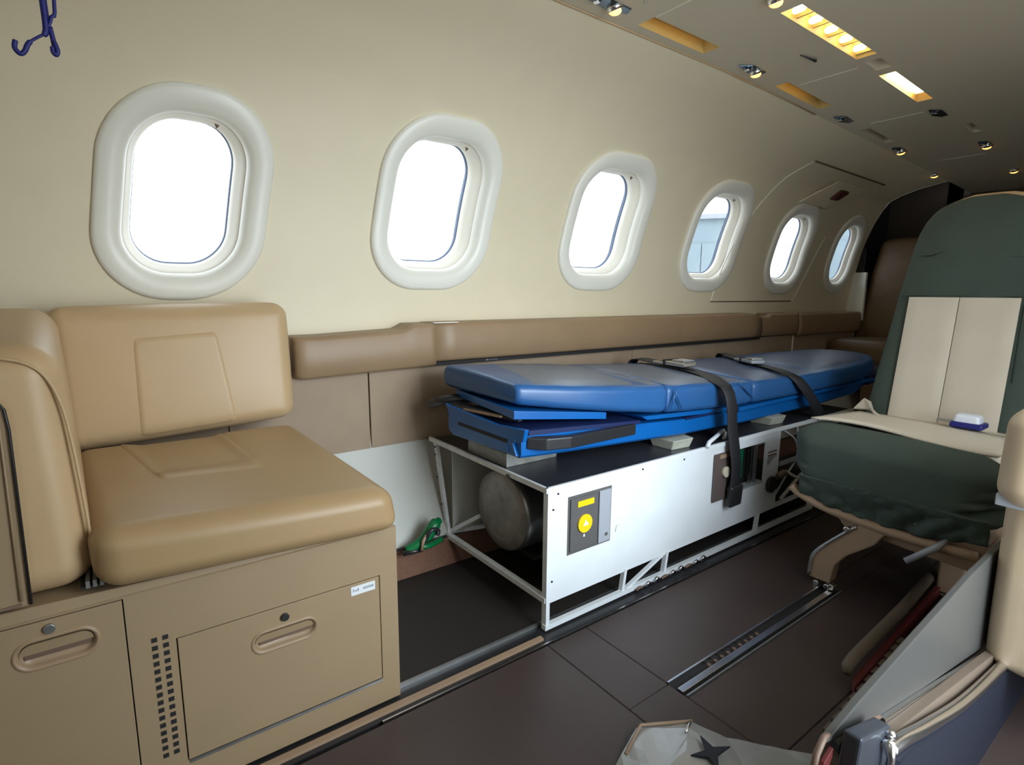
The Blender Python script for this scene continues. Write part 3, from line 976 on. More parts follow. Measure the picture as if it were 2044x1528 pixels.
def seat_disp(pos, n, h):
    d = Vector((0, 0, 0))
    if n.z > .5:
        # softly sunken centre panel at the back
        u, v = pos.x / h[0], pos.y / h[1]
        if -.62 < u < .30 and v > -.10:
            s = min(1, (u + .62) / .16) * min(1, (.30 - u) / .16) * min(1, (v + .10) / .14)
            d.z -= .010 * max(0, s)
    return d


cs = Cushion([(-.044, 1.125, .478), (.524, 1.125, .451), (.460, 1.74, .462), (-.085, 1.74, .48),
              (-.048, 1.125, .592), (.506, 1.125, .556), (.450, 1.74, .605), (-.090, 1.74, .605)], .042, (.004, .005, .006), seat_disp)
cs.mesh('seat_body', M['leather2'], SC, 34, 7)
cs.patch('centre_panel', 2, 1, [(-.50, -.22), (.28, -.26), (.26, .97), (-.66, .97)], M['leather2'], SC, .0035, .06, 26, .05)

BC = thing('back_cushion', (.2, 1.85, .6), 'beige leather bench back cushion below the first window', 'cushion')
cbk = Cushion([(-.105, 1.79, .575), (.478, 1.79, .604), (.470, 1.93, .604), (-.105, 1.93, .575),
               (-.118, 1.83, .952), (.480, 1.83, .962), (.470, 1.965, .962), (-.118, 1.965, .952)], .042, (.003, .010, .003))
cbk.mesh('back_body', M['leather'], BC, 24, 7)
cbk.patch('centre_panel', 1, -1, [(-.44, -.965), (.42, -.955), (.30, .60), (-.40, .56)], M['leather'], BC, .0035, .10, 28, .06)
# dark gap slats between bolster and seat
G = thing('seat_slide', (-.05, 1.2, .478), 'small dark ribbed slide between bolster and seat cushion', 'seat slide')
for k in range(3):
    box('rib', (-.062 + k * .010, 1.172, .479), (-.056 + k * .010, 1.40, .492), M['blockgrey'], G)
box('slide_bed', (-.070, 1.174, .478), (-.030, 1.42, .4825), M['dark'], G)
# ------------------------------------------------------------ white stretcher base unit
T = thing('stretcher_base_unit', (1.0, 1.17, 0), 'long white metal equipment base carrying the blue stretcher', 'equipment base')
ZT = .441
XE = 2.95
box('top_plate', (.992, 1.170, ZT - .008), (XE, 1.862, ZT), M['topplate'], T)
def angle_bar(name, a, b, w_=.016, h_=.012, m='whiteworn', up=(0, 0, 1)):
    return bar(name, a, b, w_, h_, M[m], T, up)
angle_bar('edge_rail', (.984, 1.165, ZT - .003), (XE, 1.160, ZT - .003), .008, .016, 'white')
bar('edge_rail', (.988, 1.160, ZT - .003), (.988, 1.868, ZT - .003), .010, .016, M['whiteworn'], T)
# posts and lower frame
bar('post', (.996, 1.170, .0), (.996, 1.170, ZT - .01), .020, .014, M['white'], T, (1, 0, 0))
bar('post', (.996, 1.745, .085), (.996, 1.835, ZT - .01), .020, .012, M['whiteworn'], T, (1, 0, 0))
bar('end_bottom_rail', (.996, 1.165, .094), (.992, 1.752, .088), .020, .016, M['whiteworn'], T)
bar('brace', (1.00, 1.752, .095), (1.04, 1.60, .20), .012, .014, M['white'], T)
bar('brace', (1.00, 1.752, .095), (1.30, 1.60, .13), .012, .014, M['white'], T)
bar('floor_rail_bar', (.986, 1.166, .009), (2.62, 1.166, .012), .016, .016, M['white'], T)
bar('middle_rail', (1.0, 1.170, .090), (2.95, 1.170, .096), .012, .016, M['white'], T)
for xx in (1.325, 1.542, 2.14, 2.60):
    bar('strut', (xx, 1.169, .012), (xx + .012, 1.169, .092), .016, .012, M['white'], T, (1, 0, 0))
bar('diagonal', (1.345, 1.169, .014), (1.54, 1.169, .088), .010, .013, M['white'], T, (0, 1, 0))
# front panel with an opening for the controls
plate('front_panel', 1.004, 2.28, .098, .430, 1.164, 1.169, [(1.075, 1.250, .222, .394), (1.800, 2.165, .222, .398)], 'white', T)
box('inner_floor', (1.80, 1.19, .085), (2.9, 1.72, .092), M['dark'], T)
box('back_sheet', (1.0, 1.72, .10), (2.9, 1.724, .43), M['wall_low'], T)
# oxygen cylinder lying inside
O2 = thing('gas_cylinder', (1.08, 1.48, .10), 'large dull steel gas cylinder lying in the open end of the white unit', 'gas cylinder')
bm = bmesh.new()
cyc = Vector((0, 1.520, .238)); RR = .143
prf = [(1.088, .0), (1.078, .05), (1.074, .10), (1.078, .126), (1.084, .138), (1.096, RR), (1.11, RR), (1.115, RR - .002), (1.6, RR - .002), (1.68, .10), (1.70, .0)]
rings = []
for x, r in prf:
    if r == 0: rings.append([bm.verts.new((x, cyc.y, cyc.z))])
    else: rings.append([bm.verts.new((x, cyc.y + r * 1.06 * math.cos(2 * PI * k / 48), cyc.z + r * math.sin(2 * PI * k / 48))) for k in range(48)])
for A, Bq in zip(rings, rings[1:]):
    for k in range(48):
        j = (k + 1) % 48
        if len(A) == 1: bm.faces.new((A[0], Bq[j], Bq[k]))
        elif len(Bq) == 1: bm.faces.new((A[k], A[j], Bq[0]))
        else: bm.faces.new((A[k], A[j], Bq[j], Bq[k]))
fin('cylinder_body', bm, M['alu'], O2, True)
bm = bmesh.new()
vs = [bm.verts.new((1.0735 + .008 * (1 - min(1, 1)), 0, 0))] if False else None
rings = []
for x, r in [(1.083, .0), (1.0735, .05), (1.0695, .100), (1.0735, .126), (1.080, .1385)]:
    if r == 0: rings.append([bm.verts.new((x, cyc.y, cyc.z))])
    else: rings.append([bm.verts.new((x, cyc.y + r * 1.06 * math.cos(2 * PI * k / 48), cyc.z + r * math.sin(2 * PI * k / 48))) for k in range(48)])
for A, Bq in zip(rings, rings[1:]):
    for k in range(48):
        j = (k + 1) % 48
        if len(A) == 1: bm.faces.new((A[0], Bq[j], Bq[k]))
        else: bm.faces.new((A[k], A[j], Bq[j], Bq[k]))
fin('end_cap', bm, M['tankcap'], O2, True)
bm = bmesh.new(); btube(bm, [(1.0705, cyc.y + .098 * 1.06 * math.cos(a), cyc.z + .098 * math.sin(a)) for a in [2 * PI * k / 40 for k in range(40)]], .0016, 6, True)
fin('cap_bead', bm, M['tankcap'], O2, True)
bar('scratch_mark', (1.066, 1.44, .165), (1.066, 1.425, .185), .003, .002, M['chrome'], O2)
box('cradle', (1.12, 1.38, .092), (1.60, 1.60, .112), M['dark'], T, .004)

# control plate with yellow button
CP = box('control_plate', (1.078, 1.158, .225), (1.192, 1.163, .391), M['greycard'], T, .001)
tag(CP, 'dark grey control plate')
box('back_box', (1.07, 1.163, .215), (1.255, 1.20, .40), M['greycard'], T)
box('side_plate', (1.197, 1.157, .222), (1.247, 1.163, .393), M['greyplate'], T, .001)
box('yellow_tag', (1.105, 1.156, .362), (1.172, 1.158, .380), M['yellow'], CP)
disc('yellow_button', (1.134, 1.155, .306), (0, 1, 0), .029, .006, M['yellow'], CP, 36, .001)
prism('arrow', [(1.124, 1.1515, .300), (1.147, 1.1515, .300), (1.1355, 1.1515, .318)], (0, .001, 0), M['label'], CP)
box('small_mark', (1.131, 1.157, .262), (1.137, 1.158, .270), M['label'], CP)
disc('screw', (1.229, 1.156, .247), (0, 1, 0), .006, .003, M['alu'], T, 14)
tube('pencil_mark', [(1.279, 1.1636, .238), (1.284, 1.1636, .256), (1.290, 1.1636, .259)], .0012, M['print'], T, 5)
for xx, zz in ((1.03, .42), (1.012, .15), (1.012, .375), (1.40, .425), (1.62, .42)):
    disc('rivet', (xx, 1.1625, zz), (0, 1, 0), .003, .003, M['blackplastic'], T, 8)
for yy, zz in ((1.825, .415), (1.825, .385), (1.81, .30), (1.78, .20)):
    disc('rivet', (.985, yy, zz), (1, 0, 0), .004, .004, M['blackplastic'], T, 8)
prism('chipped_patch', [(.982, 1.36, .434), (.982, 1.345, .440), (.982, 1.335, .433), (.982, 1.345, .428)], (-.0015, 0, 0), M['blackplastic'], T)
# control bay
box('bay_back', (1.79, 1.21, .20), (2.19, 1.22, .42), M['dark'], T)
box('bay_plate', (1.800, 1.156, .218), (1.905, 1.163, .405), M['brownplate'], T, .001)
disc('dial', (1.866, 1.150, .330), (0, 1, 0), .021, .012, M['ivory'], T, 24, .002)
box('bay_trim', (1.83, 1.155, .385), (1.90, 1.157, .400), M['frame'], T)
GB = box('circuit_board', (1.985, 1.190, .262), (2.045, 1.20, .385), M['greenlit'], T)
box('chip', (2.0, 1.186, .315), (2.016, 1.190, .330), M['chrome'], GB)
box('chip', (1.99, 1.187, .270), (2.03, 1.190, .285), M['brass'], GB)
bar('bay_rod', (2.085, 1.18, .235), (2.085, 1.18, .395), .008, .008, M['chrome'], T, (1, 0, 0))
bar('bay_rod', (2.115, 1.178, .235), (2.115, 1.178, .395), .014, .006, M['alu'], T, (1, 0, 0))
box('bay_sill', (1.91, 1.165, .222), (2.165, 1.20, .230), M['greyplate'], T)
for k, zz in enumerate((.345, .330, .322)):
    box('vent_slot', (2.19, 1.1625, zz), (2.255, 1.164, zz + .006), M['brass'] if k < 2 else M['greyplate'], T)
prism('vent_shade', [(2.185, 1.1628, .318), (2.25, 1.1628, .326), (2.19, 1.1628, .290)], (0, .001, 0), M['greyplate'], T)
disc('black_socket', (2.222, 1.156, .205), (0, 1, 0), .036, .014, M['blackplastic'], T, 28, .003)
tube('hose_tap', [(2.26, 1.15, .235), (2.30, 1.15, .245), (2.34, 1.16, .23)], .013, M['brass'], T, 8)
for k, P_ in enumerate([[(2.33, 1.18, .42), (2.44, 1.18, .36), (2.47, 1.18, .28), (2.38, 1.18, .2), (2.30, 1.18, .13)],
                        [(2.48, 1.2, .43), (2.50, 1.19, .34), (2.56, 1.18, .22), (2.44, 1.18, .15), (2.34, 1.17, .115)],
                        [(2.34, 1.16, .24), (2.42, 1.15, .20), (2.55, 1.16, .17)]]):
    tube('cable', smoothpath(P_, 6), .005 if k < 2 else .007, M['whiteworn'], T, 6)
bar('shelf_edge', (2.30, 1.172, .275), (2.95, 1.172, .285), .01, .016, M['greyplate'], T)
bar('diagonal', (2.34, 1.172, .11), (2.62, 1.172, .24), .008, .012, M['whiteworn'], T, (0, 1, 0))
box('small_foot', (1.66, 1.30, -.001), (1.70, 1.34, .055), M['greyplate'], T, .004)
for k in range(9):
    xx = 1.38 + k * .045
    tube('lashing_link', [(xx, 1.152, .004), (xx + .018, 1.148, .012 + .004 * (k % 3)), (xx + .036, 1.152, .005)], .0045, M['chrome' if k % 3 else 'brass'], T, 6)
# edge latch handles on the top
h1 = tube('grab_handle', [(1.735, 1.150, .448), (1.75, 1.155, .462), (1.93, 1.215, .470), (1.94, 1.212, .458), (1.90, 1.19, .446)], .008, M['white'], T, 8)
box('latch_tab', (2.80, 1.13, .425), (2.86, 1.165, .445), M['white'], T, .004)

# ------------------------------------------------------------ support blocks
bk = thing('support_block', (1.08, 1.5, ZT), 'grey metal block under the near end of the blue stretcher', 'support block')
hexa('block_body', [(1.012, 1.395, ZT), (1.225, 1.395, ZT), (1.225, 1.62, ZT), (1.006, 1.62, ZT), (1.012, 1.395, .487), (1.225, 1.395, .489), (1.225, 1.62, .489), (1.006, 1.62, .487)], M['blockgrey'], bk, .003)
for k, yy in enumerate((1.43, 1.485, 1.54)):
    disc('bolt', (1.022, yy, .490), (0, 0, 1), .007, .012, M['chrome'], bk, 10)
for (x, lab_) in ((1.66, 'pale block under the middle of the stretcher, nearer the yellow button'), (2.32, 'pale block under the stretcher further along, past the wide strap')):
    b_ = thing('support_block', (x, 1.25, ZT), lab_, 'support block')
    hexa('block_body', [(x - .045, 1.215, ZT), (x + .045, 1.205, ZT), (x + .07, 1.275, ZT), (x - .05, 1.30, ZT), (x - .055, 1.200, .478), (x + .055, 1.195, .478), (x + .08, 1.285, .478), (x - .06, 1.31, .478)], M['block'], b_, .004)

# ------------------------------------------------------------ blue stretcher
ST = thing('ambulance_stretcher', (1.8, 1.45, .49), 'long blue folding ambulance stretcher lying on the white unit', 'stretcher')
# long side frame: loft of rectangular sections
secs = [(.955, 1.245, 1.665, .518, .592), (1.10, 1.235, 1.66, .512, .585), (1.41, 1.225, 1.65, .500, .560), (1.68, 1.22, 1.65, .487, .544), (2.1, 1.22, 1.65, .478, .534),
        (2.7, 1.225, 1.64, .478, .530), (3.15, 1.235, 1.62, .490, .545), (3.45, 1.30, 1.58, .50, .55), (3.55, 1.36, 1.54, .505, .55)]
bm = bmesh.new(); rr = []
for x, ya, yb, za, zb in secs:
    c = .008
    rr.append([bm.verts.new(p) for p in ((x, ya + c, za), (x, yb - c, za), (x, yb, za + c), (x, yb, zb - c), (x, yb - c, zb), (x, ya + c, zb), (x, ya, zb - c), (x, ya, za + c))])
for A, Bq in zip(rr, rr[1:]):
    for k in range(8): bm.faces.new((A[k], A[(k + 1) % 8], Bq[(k + 1) % 8], Bq[k]))
bm.faces.new(rr[0][::-1]); bm.faces.new(rr[-1])
fin('stretcher_frame', bm, M['blue'], ST)
# cradle arms that shape the near end
prism('end_bracket', [(.945, 1.255, .524), (.945, 1.62, .512), (.945, 1.648, .528), (.945, 1.652, .560), (.945, 1.64, .575), (.945, 1.672, .615), (.945, 1.64, .612), (.945, 1.36, .600), (.945, 1.215, .612), (.945, 1.225, .575), (.945, 1.275, .560)], (.016, 0, 0), M['blue'], ST, .003)
box('bracket_slot', (.9425, 1.30, .556), (.946, 1.58, .566), M['dark'], ST)
disc('rivet', (.944, 1.262, .572), (1, 0, 0), .006, .004, M['blue'], ST, 12)
disc('rivet', (.944, 1.30, .540), (1, 0, 0), .007, .004, M['blue'], ST, 12)
hexa('canvas_shade', [(.98, 1.24, .585), (1.45, 1.225, .56), (1.45, 1.64, .57), (.98, 1.64, .59), (.98, 1.24, .600), (1.45, 1.225, .572), (1.45, 1.64, .582), (.98, 1.64, .602)], M['navy'], ST)
tube('push_bar', smoothpath([(1.06, 1.66, .625), (.965, 1.70, .62), (.952, 1.77, .600), (.962, 1.80, .590), (1.0, 1.815, .595), (1.15, 1.80, .60)], 6), [.018] * 31, M['blackplastic'], ST, 12)
hexa('black_strip', [(.955, 1.60, .605), (.985, 1.30, .615), (1.0, 1.30, .615), (1.0, 1.66, .605), (.955, 1.66, .618), (.985, 1.30, .624), (1.0, 1.30, .624), (1.0, 1.66, .618)], M['blackplastic'], ST)
bar('brass_strip', (.955, 1.56, .612), (.965, 1.36, .622), .01, .006, M['frame'], ST)
prism('corner_bumper', [(.972, 1.240, .545), (1.02, 1.205, .541), (1.105, 1.190, .538), (1.25, 1.200, .535), (1.415, 1.212, .530), (1.415, 1.235, .530), (1.11, 1.222, .538), (1.0, 1.245, .545)], (0, 0, .036), M['blackplastic'], ST, .004)
bar('bumper_glint', (1.106, 1.188, .545), (1.106, 1.188, .570), .003, .002, M['chrome'], ST, (1, 0, 0))
# head board slabs under the mattress
hexa('backrest_board', [(.958, 1.285, .628), (1.305, 1.245, .592), (1.305, 1.70, .60), (1.005, 1.70, .632), (.958, 1.285, .654), (1.305, 1.245, .614), (1.305, 1.70, .62), (1.005, 1.70, .655)], M['blue'], ST, .002)
hexa('seat_board', [(1.500, 1.235, .564), (1.985, 1.225, .538), (1.985, 1.66, .55), (1.45, 1.66, .57), (1.470, 1.235, .580), (1.985, 1.225, .556), (1.985, 1.66, .565), (1.45, 1.66, .585)], M['blue'], ST, .002)
box('hinge_block', (1.96, 1.205, .53), (2.01, 1.25, .565), M['blackplastic'], ST, .003)
box('hinge_block', (1.70, 1.222, .540), (1.88, 1.24, .548), M['navy'], ST, .001)
hexa('leg_board', [(2.02, 1.205, .536), (3.30, 1.205, .548), (3.30, 1.64, .548), (2.02, 1.64, .54), (2.02, 1.205, .552), (3.30, 1.205, .560), (3.30, 1.64, .560), (2.02, 1.64, .556)], M['blue'], ST, .002)
prism('foot_plate', [(3.25, 1.22, .525), (3.58, 1.25, .53), (3.72, 1.33, .53), (3.72, 1.5, .53), (3.3, 1.55, .53)], (0, 0, .05), M['navy'], ST, .004)

# ------------------------------------------------------------ mattress
MT = thing('stretcher_mattress', (2.3, 1.5, .56), 'blue vinyl three-section mattress strapped on the stretcher', 'mattress')
MK = [  # x, near y, far y, bottom z, top z near, top z far
    (.980, 1.300, 1.745, .664, .728, .742), (1.30, 1.228, 1.765, .618, .703, .722), (1.57, 1.210, 1.765, .584, .682, .700), (1.80, 1.205, 1.76, .568, .668, .686),
    (2.10, 1.200, 1.755, .558, .650, .672), (2.60, 1.195, 1.745, .556, .642, .664), (3.10, 1.205, 1.72, .560, .645, .664), (3.40, 1.26, 1.70, .565, .650, .664), (3.62, 1.36, 1.66, .58, .652, .66), (3.72, 1.45, 1.60, .60, .645, .65)]


def mk(x):
    return [cinterp(x, [(k[0], k[i]) for k in MK]) for i in range(1, 6)]


def mat_section(x, s=1.0, ycrop=0.0, n=10):
    ya, yb, zb, zn, zf = mk(x)
    yc_, zc_ = (ya + yb) / 2, (zb + (zn + zf) / 2) / 2
    out = []
    r = .024
    def top(y): return zn + (zf - zn) * (y - ya) / (yb - ya) + .006 * math.sin(PI * max(0, min(1, (y - ya) / (yb - ya))))
    pts = []
    for k in range(7):
        a = -PI / 2 - k / 6 * PI / 2
        pts.append((ya + r + r * math.cos(a), zb + r + r * math.sin(a)))
    for k in range(7):
        a = PI - k / 6 * PI / 2
        pts.append((ya + r + r * math.cos(a), top(ya) - r + r * math.sin(a)))
    for k in range(1, 9):
        y = ya + r + (yb - ya - 2 * r) * k / 9; pts.append((y, top(y)))
    for k in range(7):
        a = PI / 2 - k / 6 * PI / 2
        pts.append((yb - r + r * math.cos(a), top(yb) - r + r * math.sin(a)))
    for k in range(7):
        a = -k / 6 * PI / 2
        pts.append((yb - r + r * math.cos(a), zb + r + r * math.sin(a)))
    for y, z in pts:
        out.append(Vector((x, yc_ + (y - yc_) * (1 - (1 - s) * .12), zc_ + (z - zc_) * s)))
    return out


def mat_part(name, x0, x1, m, lean=0.0, rough_end=.9):
    bm = bmesh.new(); rings = []
    N = 30; rend = .022
    for i in range(N + 1):
        t = i / N
        x = x0 + (x1 - x0) * (.5 - .5 * math.cos(PI * t))
        e = min(x - x0, x1 - x, rend) / rend
        s = math.sqrt(max(0.0, 1 - (1 - e) ** 2)) * .32 + .68
        ring = mat_section(x, s)
        rings.append([bm.verts.new(p + Vector((lean * (p.z - .62), 0, 0)) + Vector((0, 0, .0025 * noise.noise(p * 14)))) for p in ring])
    for A, Bq in zip(rings, rings[1:]):
        n = len(A)
        for k in range(n): bm.faces.new((A[k], A[(k + 1) % n], Bq[(k + 1) % n], Bq[k]))
    for r_, s_ in ((rings[0], 1), (rings[-1], -1)):
        c = bm.verts.new(sum((v.co for v in r_), Vector()) / len(r_))
        for k in range(len(r_)): bm.faces.new((r_[k], r_[(k + 1) % len(r_)], c))
    return fin(name, bm, m, MT, True)


m1 = mat_part('head_section', .980, 1.570, M['vinyl'])
m2 = mat_part('seat_section', 1.572, 2.105, M['vinyl'])
m3 = mat_part('leg_section', 2.107, 3.725, M['vinyl'])


def mat_top(name, x0, x1, m, parent, ya_=.05, yb_=.02, skew=0.0):
    bm = bmesh.new(); rows = []
    for i in range(17):
        row = []
        for j in range(13):
            v = j / 12
            x = x0 + (x1 - x0) * i / 16 + skew * v
            ya, yb, zb, zn, zf = mk(x)
            y = ya + ya_ + (yb - ya - ya_ - yb_) * v
            z = zn + (zf - zn) * (y - ya) / (yb - ya) + .006 * math.sin(PI * (y - ya) / (yb - ya))
            edge = i in (0, 16) or j in (0, 12)
            row.append(bm.verts.new((x, y, z + (.0030 if not edge else -.0015) + .0025 * noise.noise(Vector((x, y, z)) * 14))))
        rows.append(row)
    for i in range(16):
        for j in range(12): bm.faces.new((rows[i][j], rows[i + 1][j], rows[i + 1][j + 1], rows[i][j + 1]))
    return fin(name, bm, m, parent, True)


mat_top('sky_sheen_patch', 1.05, 1.455, M['vinylsheen'], m1, .03, .03, .12)  # patches paint the sky's reflection on the blue top; the gap stays unreflecting
mat_top('sky_sheen_patch', 1.50, 1.56, M['vinylsheen'], m1, .03, .03, .0)
mat_top('sky_sheen_patch', 1.585, 2.09, M['vinylsheen'], m2, .03, .03, .0)
mat_top('sky_sheen_patch', 2.13, 2.66, M['vinylsheen_far'], m3, .03, .03, .0)
mat_top('sky_sheen_patch', 2.68, 3.60, M['vinylsheen_far'], m3, .05, .05, .0)
for a, b in (((1.585, 1.193, .672), (1.64, 1.196, .585)), ((1.60, 1.197, .675), (1.575, 1.197, .60)), ((1.98, 1.192, .66), (2.09, 1.194, .585))):
    tube('crease', [a, tuple((p + q) / 2 for p, q in zip(a, b)), b], [.001, .0035, .001], M['vinyl'], m2, 6)

# ------------------------------------------------------------ straps with buckles
S1 = thing('strap', (1.95, 1.5, .69), 'wide black strap nearest the bench with its end hanging over the control bay', 'strap', None)
ribbon('webbing', smoothpath([(2.03, 1.785, .640), (2.04, 1.765, .690), (2.02, 1.60, .690), (1.965, 1.35, .677), (1.885, 1.21, .662), (1.875, 1.170, .64), (1.875, 1.152, .59), (1.885, 1.148, .50), (1.895, 1.138, .42), (1.905, 1.132, .34), (1.905, 1.134, .26)], 6), (1, 0.12, 0), .078, .004, M['strap'], S1)
Cushion([(1.868, 1.122, .190), (1.945, 1.122, .190), (1.945, 1.145, .190), (1.868, 1.145, .190), (1.866, 1.118, .275), (1.947, 1.118, .275), (1.947, 1.145, .275), (1.866, 1.145, .275)], .010).mesh('tongue', M['blackplastic'], S1, 4, 3)
S2 = thing('strap', (2.5, 1.5, .67), 'narrower black strap further along, over the foot end of the mattress', 'strap', None)
ribbon('webbing', smoothpath([(2.72, 1.775, .62), (2.72, 1.755, .676), (2.60, 1.60, .676), (2.48, 1.38, .668), (2.41, 1.24, .662), (2.41, 1.190, .640), (2.45, 1.168, .60), (2.52, 1.155, .53), (2.60, 1.150, .45)], 6), (1, -0.2, 0), .050, .004, M['strap'], S2)


def buckle(parent, c, dx, dy, s=1.0, mm='chrome'):
    c = Vector(c); a = Vector((dx, dy, 0)).normalized(); b = Vector((-a.y, a.x, 0))
    def P_(u, v, z): return c + a * u * s + b * v * s + Vector((0, 0, z * s))
    def hx(name, u0, u1, v0, v1, z0, z1, m, pr, bev=.003):
        return hexa(name, [P_(u0, v0, z0), P_(u1, v0, z0), P_(u1, v1, z0), P_(u0, v1, z0), P_(u0, v0, z1), P_(u1, v0, z1), P_(u1, v1, z1), P_(u0, v1, z1)], m, pr, bev)
    o = hx('buckle', -.075, .02, -.033, .033, 0, .016, M[mm], parent, .004)
    hx('buckle_lid', -.070, -.01, -.028, .028, .016, .024, M['alu'], o, .003)
    hx('buckle_frame', .03, .085, -.033, .033, 0, .010, M[mm], o, .003)
    hx('slot', .044, .056, -.024, .024, .0095, .011, M['dark'], o, 0)
    hx('slot', .022, .028, -.036, .036, .0, .020, M['dark'], o, .001)


buckle(S1, (1.985, 1.50, .694), .12, 1, 1.15)
buckle(S2, (2.50, 1.46, .676), .55, 1, 1.0, 'greyplate')

# ------------------------------------------------------------ green covered chair
CH = thing('cabin_chair', (2.2, .67, 0), 'tan cabin chair with a dark green fitted cover, facing the camera', 'chair')


def loft_y(name, secs, m, parent, rexp=3.2, n=40, disp=None):
    """secs: (x centre, z, y centre, half width y, half depth x)"""
    bm = bmesh.new(); rings = []
    for (xc, z, yc_, hy, hx) in secs:
        ring = []
        for k in range(n):
            a = 2 * PI * k / n
            cy_, sx_ = math.cos(a), math.sin(a)
            y = yc_ + hy * math.copysign(abs(cy_) ** (2 / rexp), cy_)
            x = xc + hx * math.copysign(abs(sx_) ** (2 / rexp), sx_)
            p = Vector((x, y, z))
            if disp: p = p + disp(p)
            ring.append(bm.verts.new(p))
        rings.append(ring)
    for A, Bq in zip(rings, rings[1:]):
        for k in range(n): bm.faces.new((A[k], A[(k + 1) % n], Bq[(k + 1) % n], Bq[k]))
    bm.faces.new(rings[0][::-1]); bm.faces.new(rings[-1])
    return fin(name, bm, m, parent, True)


def back_half(z):
    return cinterp(z, [(.45, .275), (.60, .265), (.90, .232), (1.21, .198), (1.27, .182), (1.32, .150), (1.345, .115), (1.362, .06), (1.368, .02)])
def back_x(z): return 2.50 + (z - .5) * .16
zsb = [.46, .5, .6, .7, .8, .9, 1.0, 1.1, 1.18, 1.24, 1.28, 1.31, 1.33, 1.345, 1.356, 1.363]
wr = lambda p: Vector((.006 * noise.noise(p * 9), .004 * noise.noise(p * 7 + Vector((3, 1, 2))), 0))
loft_y('backrest_cover', [(back_x(z) + .05, z, .675, back_half(z), .06 if z < 1.3 else .06 - (z - 1.3) * .4) for z in zsb], M['green'], CH, 4.0, 64, wr)
def shell_half(z): return back_half((z - .012) if z > .6 else z) + .008
loft_y('back_shell', [(back_x(z) + .125, z + .014, .672, back_half(z) + .012, .05) for z in zsb], M['leather'], CH, 3.5, 56)
# tan panel stitched on the cover, in two halves
for s_, (ya0, yb0, ya1, yb1) in enumerate([(.852, .688, .850, .690), (.686, .512, .688, .516)]):
    bm = bmesh.new(); rows = []
    for i in range(13):
        t = i / 12; z = .50 + t * .492
        row = []
        for j in range(9):
            v = j / 8
            y = (ya0 + (ya1 - ya0) * t) * (1 - v) + (yb0 + (yb1 - yb0) * t) * v
            edge = i in (0, 12) or j in (0, 8)
            row.append(bm.verts.new((back_x(z) - .021 + (.006 if edge else 0) + .001 * noise.noise(Vector((0, y, z)) * 8), y, z)))
        rows.append(row)
    for i in range(12):
        for j in range(8): bm.faces.new((rows[i][j], rows[i + 1][j], rows[i + 1][j + 1], rows[i][j + 1]))
    fin('tan_back_panel', bm, M['tancloth'], CH, True)
# horizontal seams of the green cover
for z, y0, y1 in ((1.0, .90, .88), (1.19, .60, .45)):
    pass
tube('cover_seam', [(back_x(z_) - .009, y_, z_) for y_, z_ in ((.895, .995), (.87, .998), (.80, .999), (.55, .998), (.49, .995))], .0022, M['green'], CH, 5)
tube('cover_seam', [(back_x(z_) - .009, y_, z_) for y_, z_ in ((.500, 1.26), (.503, 1.1), (.505, .95), (.500, .7))], .002, M['green'], CH, 5)
tube('cover_seam', [(back_x(z_) - .0085, y_, z_) for y_, z_ in ((.72, 1.128), (.60, 1.135), (.51, 1.135))], .0018, M['green'], CH, 5)
prism('tear', [(back_x(1.155) - .012, .845, 1.150), (back_x(1.155) - .012, .80, 1.146), (back_x(1.155) - .012, .765, 1.165), (back_x(1.155) - .012, .80, 1.152)], (.004, 0, 0), M['dark'], CH)
# seat
Cushion([(1.985, .41, .33), (1.985, .915, .33), (2.56, .93, .36), (2.56, .41, .36), (1.975, .41, .535), (1.975, .915, .535), (2.56, .93, .52), (2.56, .41, .52)], .05, (0, 0, .012)).mesh('seat_pad', M['tancloth'], CH, 10, 5)


def cover_disp(pos, n, h):
    d = Vector((0, 0, 0))
    if n.z < .6:
        f = max(0, -n.x) + .4 * abs(n.y)
        u = pos.y * 1.0; v = pos.z
        wv = math.sin(pos.y * 34 + 5 * noise.noise(Vector((pos.y * 5, pos.z * 9, 0)))) * .5 + noise.noise(Vector((pos.y * 16, pos.z * 30, 2))) * .9
        d.x += .040 * wv * f * max(0, min(1, (.55 - v / h[2]) * .9))
        # a sewn seam that runs along the front
        s = (pos.z + h[2] * (.12 + .15 * math.sin(pos.y * 3))) / .012
        d.x += .009 * math.exp(-s * s) * f
    d.z += .006 * noise.noise(Vector((pos.x * 8, pos.y * 8, 5)))
    return d


cc = Cushion([(1.915, .385, .315), (1.925, .945, .345), (2.45, .95, .37), (2.20, .385, .36), (1.915, .385, .530), (1.915, .945, .545), (2.10, .945, .558), (2.03, .385, .555)], .075, (.02, .008, .008), cover_disp)
cc.mesh('seat_cover', M['green'], CH, 44, 10)
# underside flap of the cover, hanging
bm = bmesh.new(); rows = []
for i in range(61):
    t = i / 60; row = []
    y = .90 - t * .52
    for j in range(11):
        v = j / 10
        z = .385 - v * (.075 + .035 * math.sin(PI * t))
        x = 1.912 + v * .035 + .030 * v * noise.noise(Vector((y * 22 + z * 20, z * 14, 0))) + .010 * noise.noise(Vector((y * 40, z * 40, 4)))
        row.append(bm.verts.new((x, y, z)))
    rows.append(row)
for i in range(60):
    for j in range(10): bm.faces.new((rows[i][j], rows[i + 1][j], rows[i + 1][j + 1], rows[i][j + 1]))
o = fin('cover_skirt', bm, M['green'], CH, True)
md = o.modifiers.new('th', 'SOLIDIFY'); md.thickness = .006
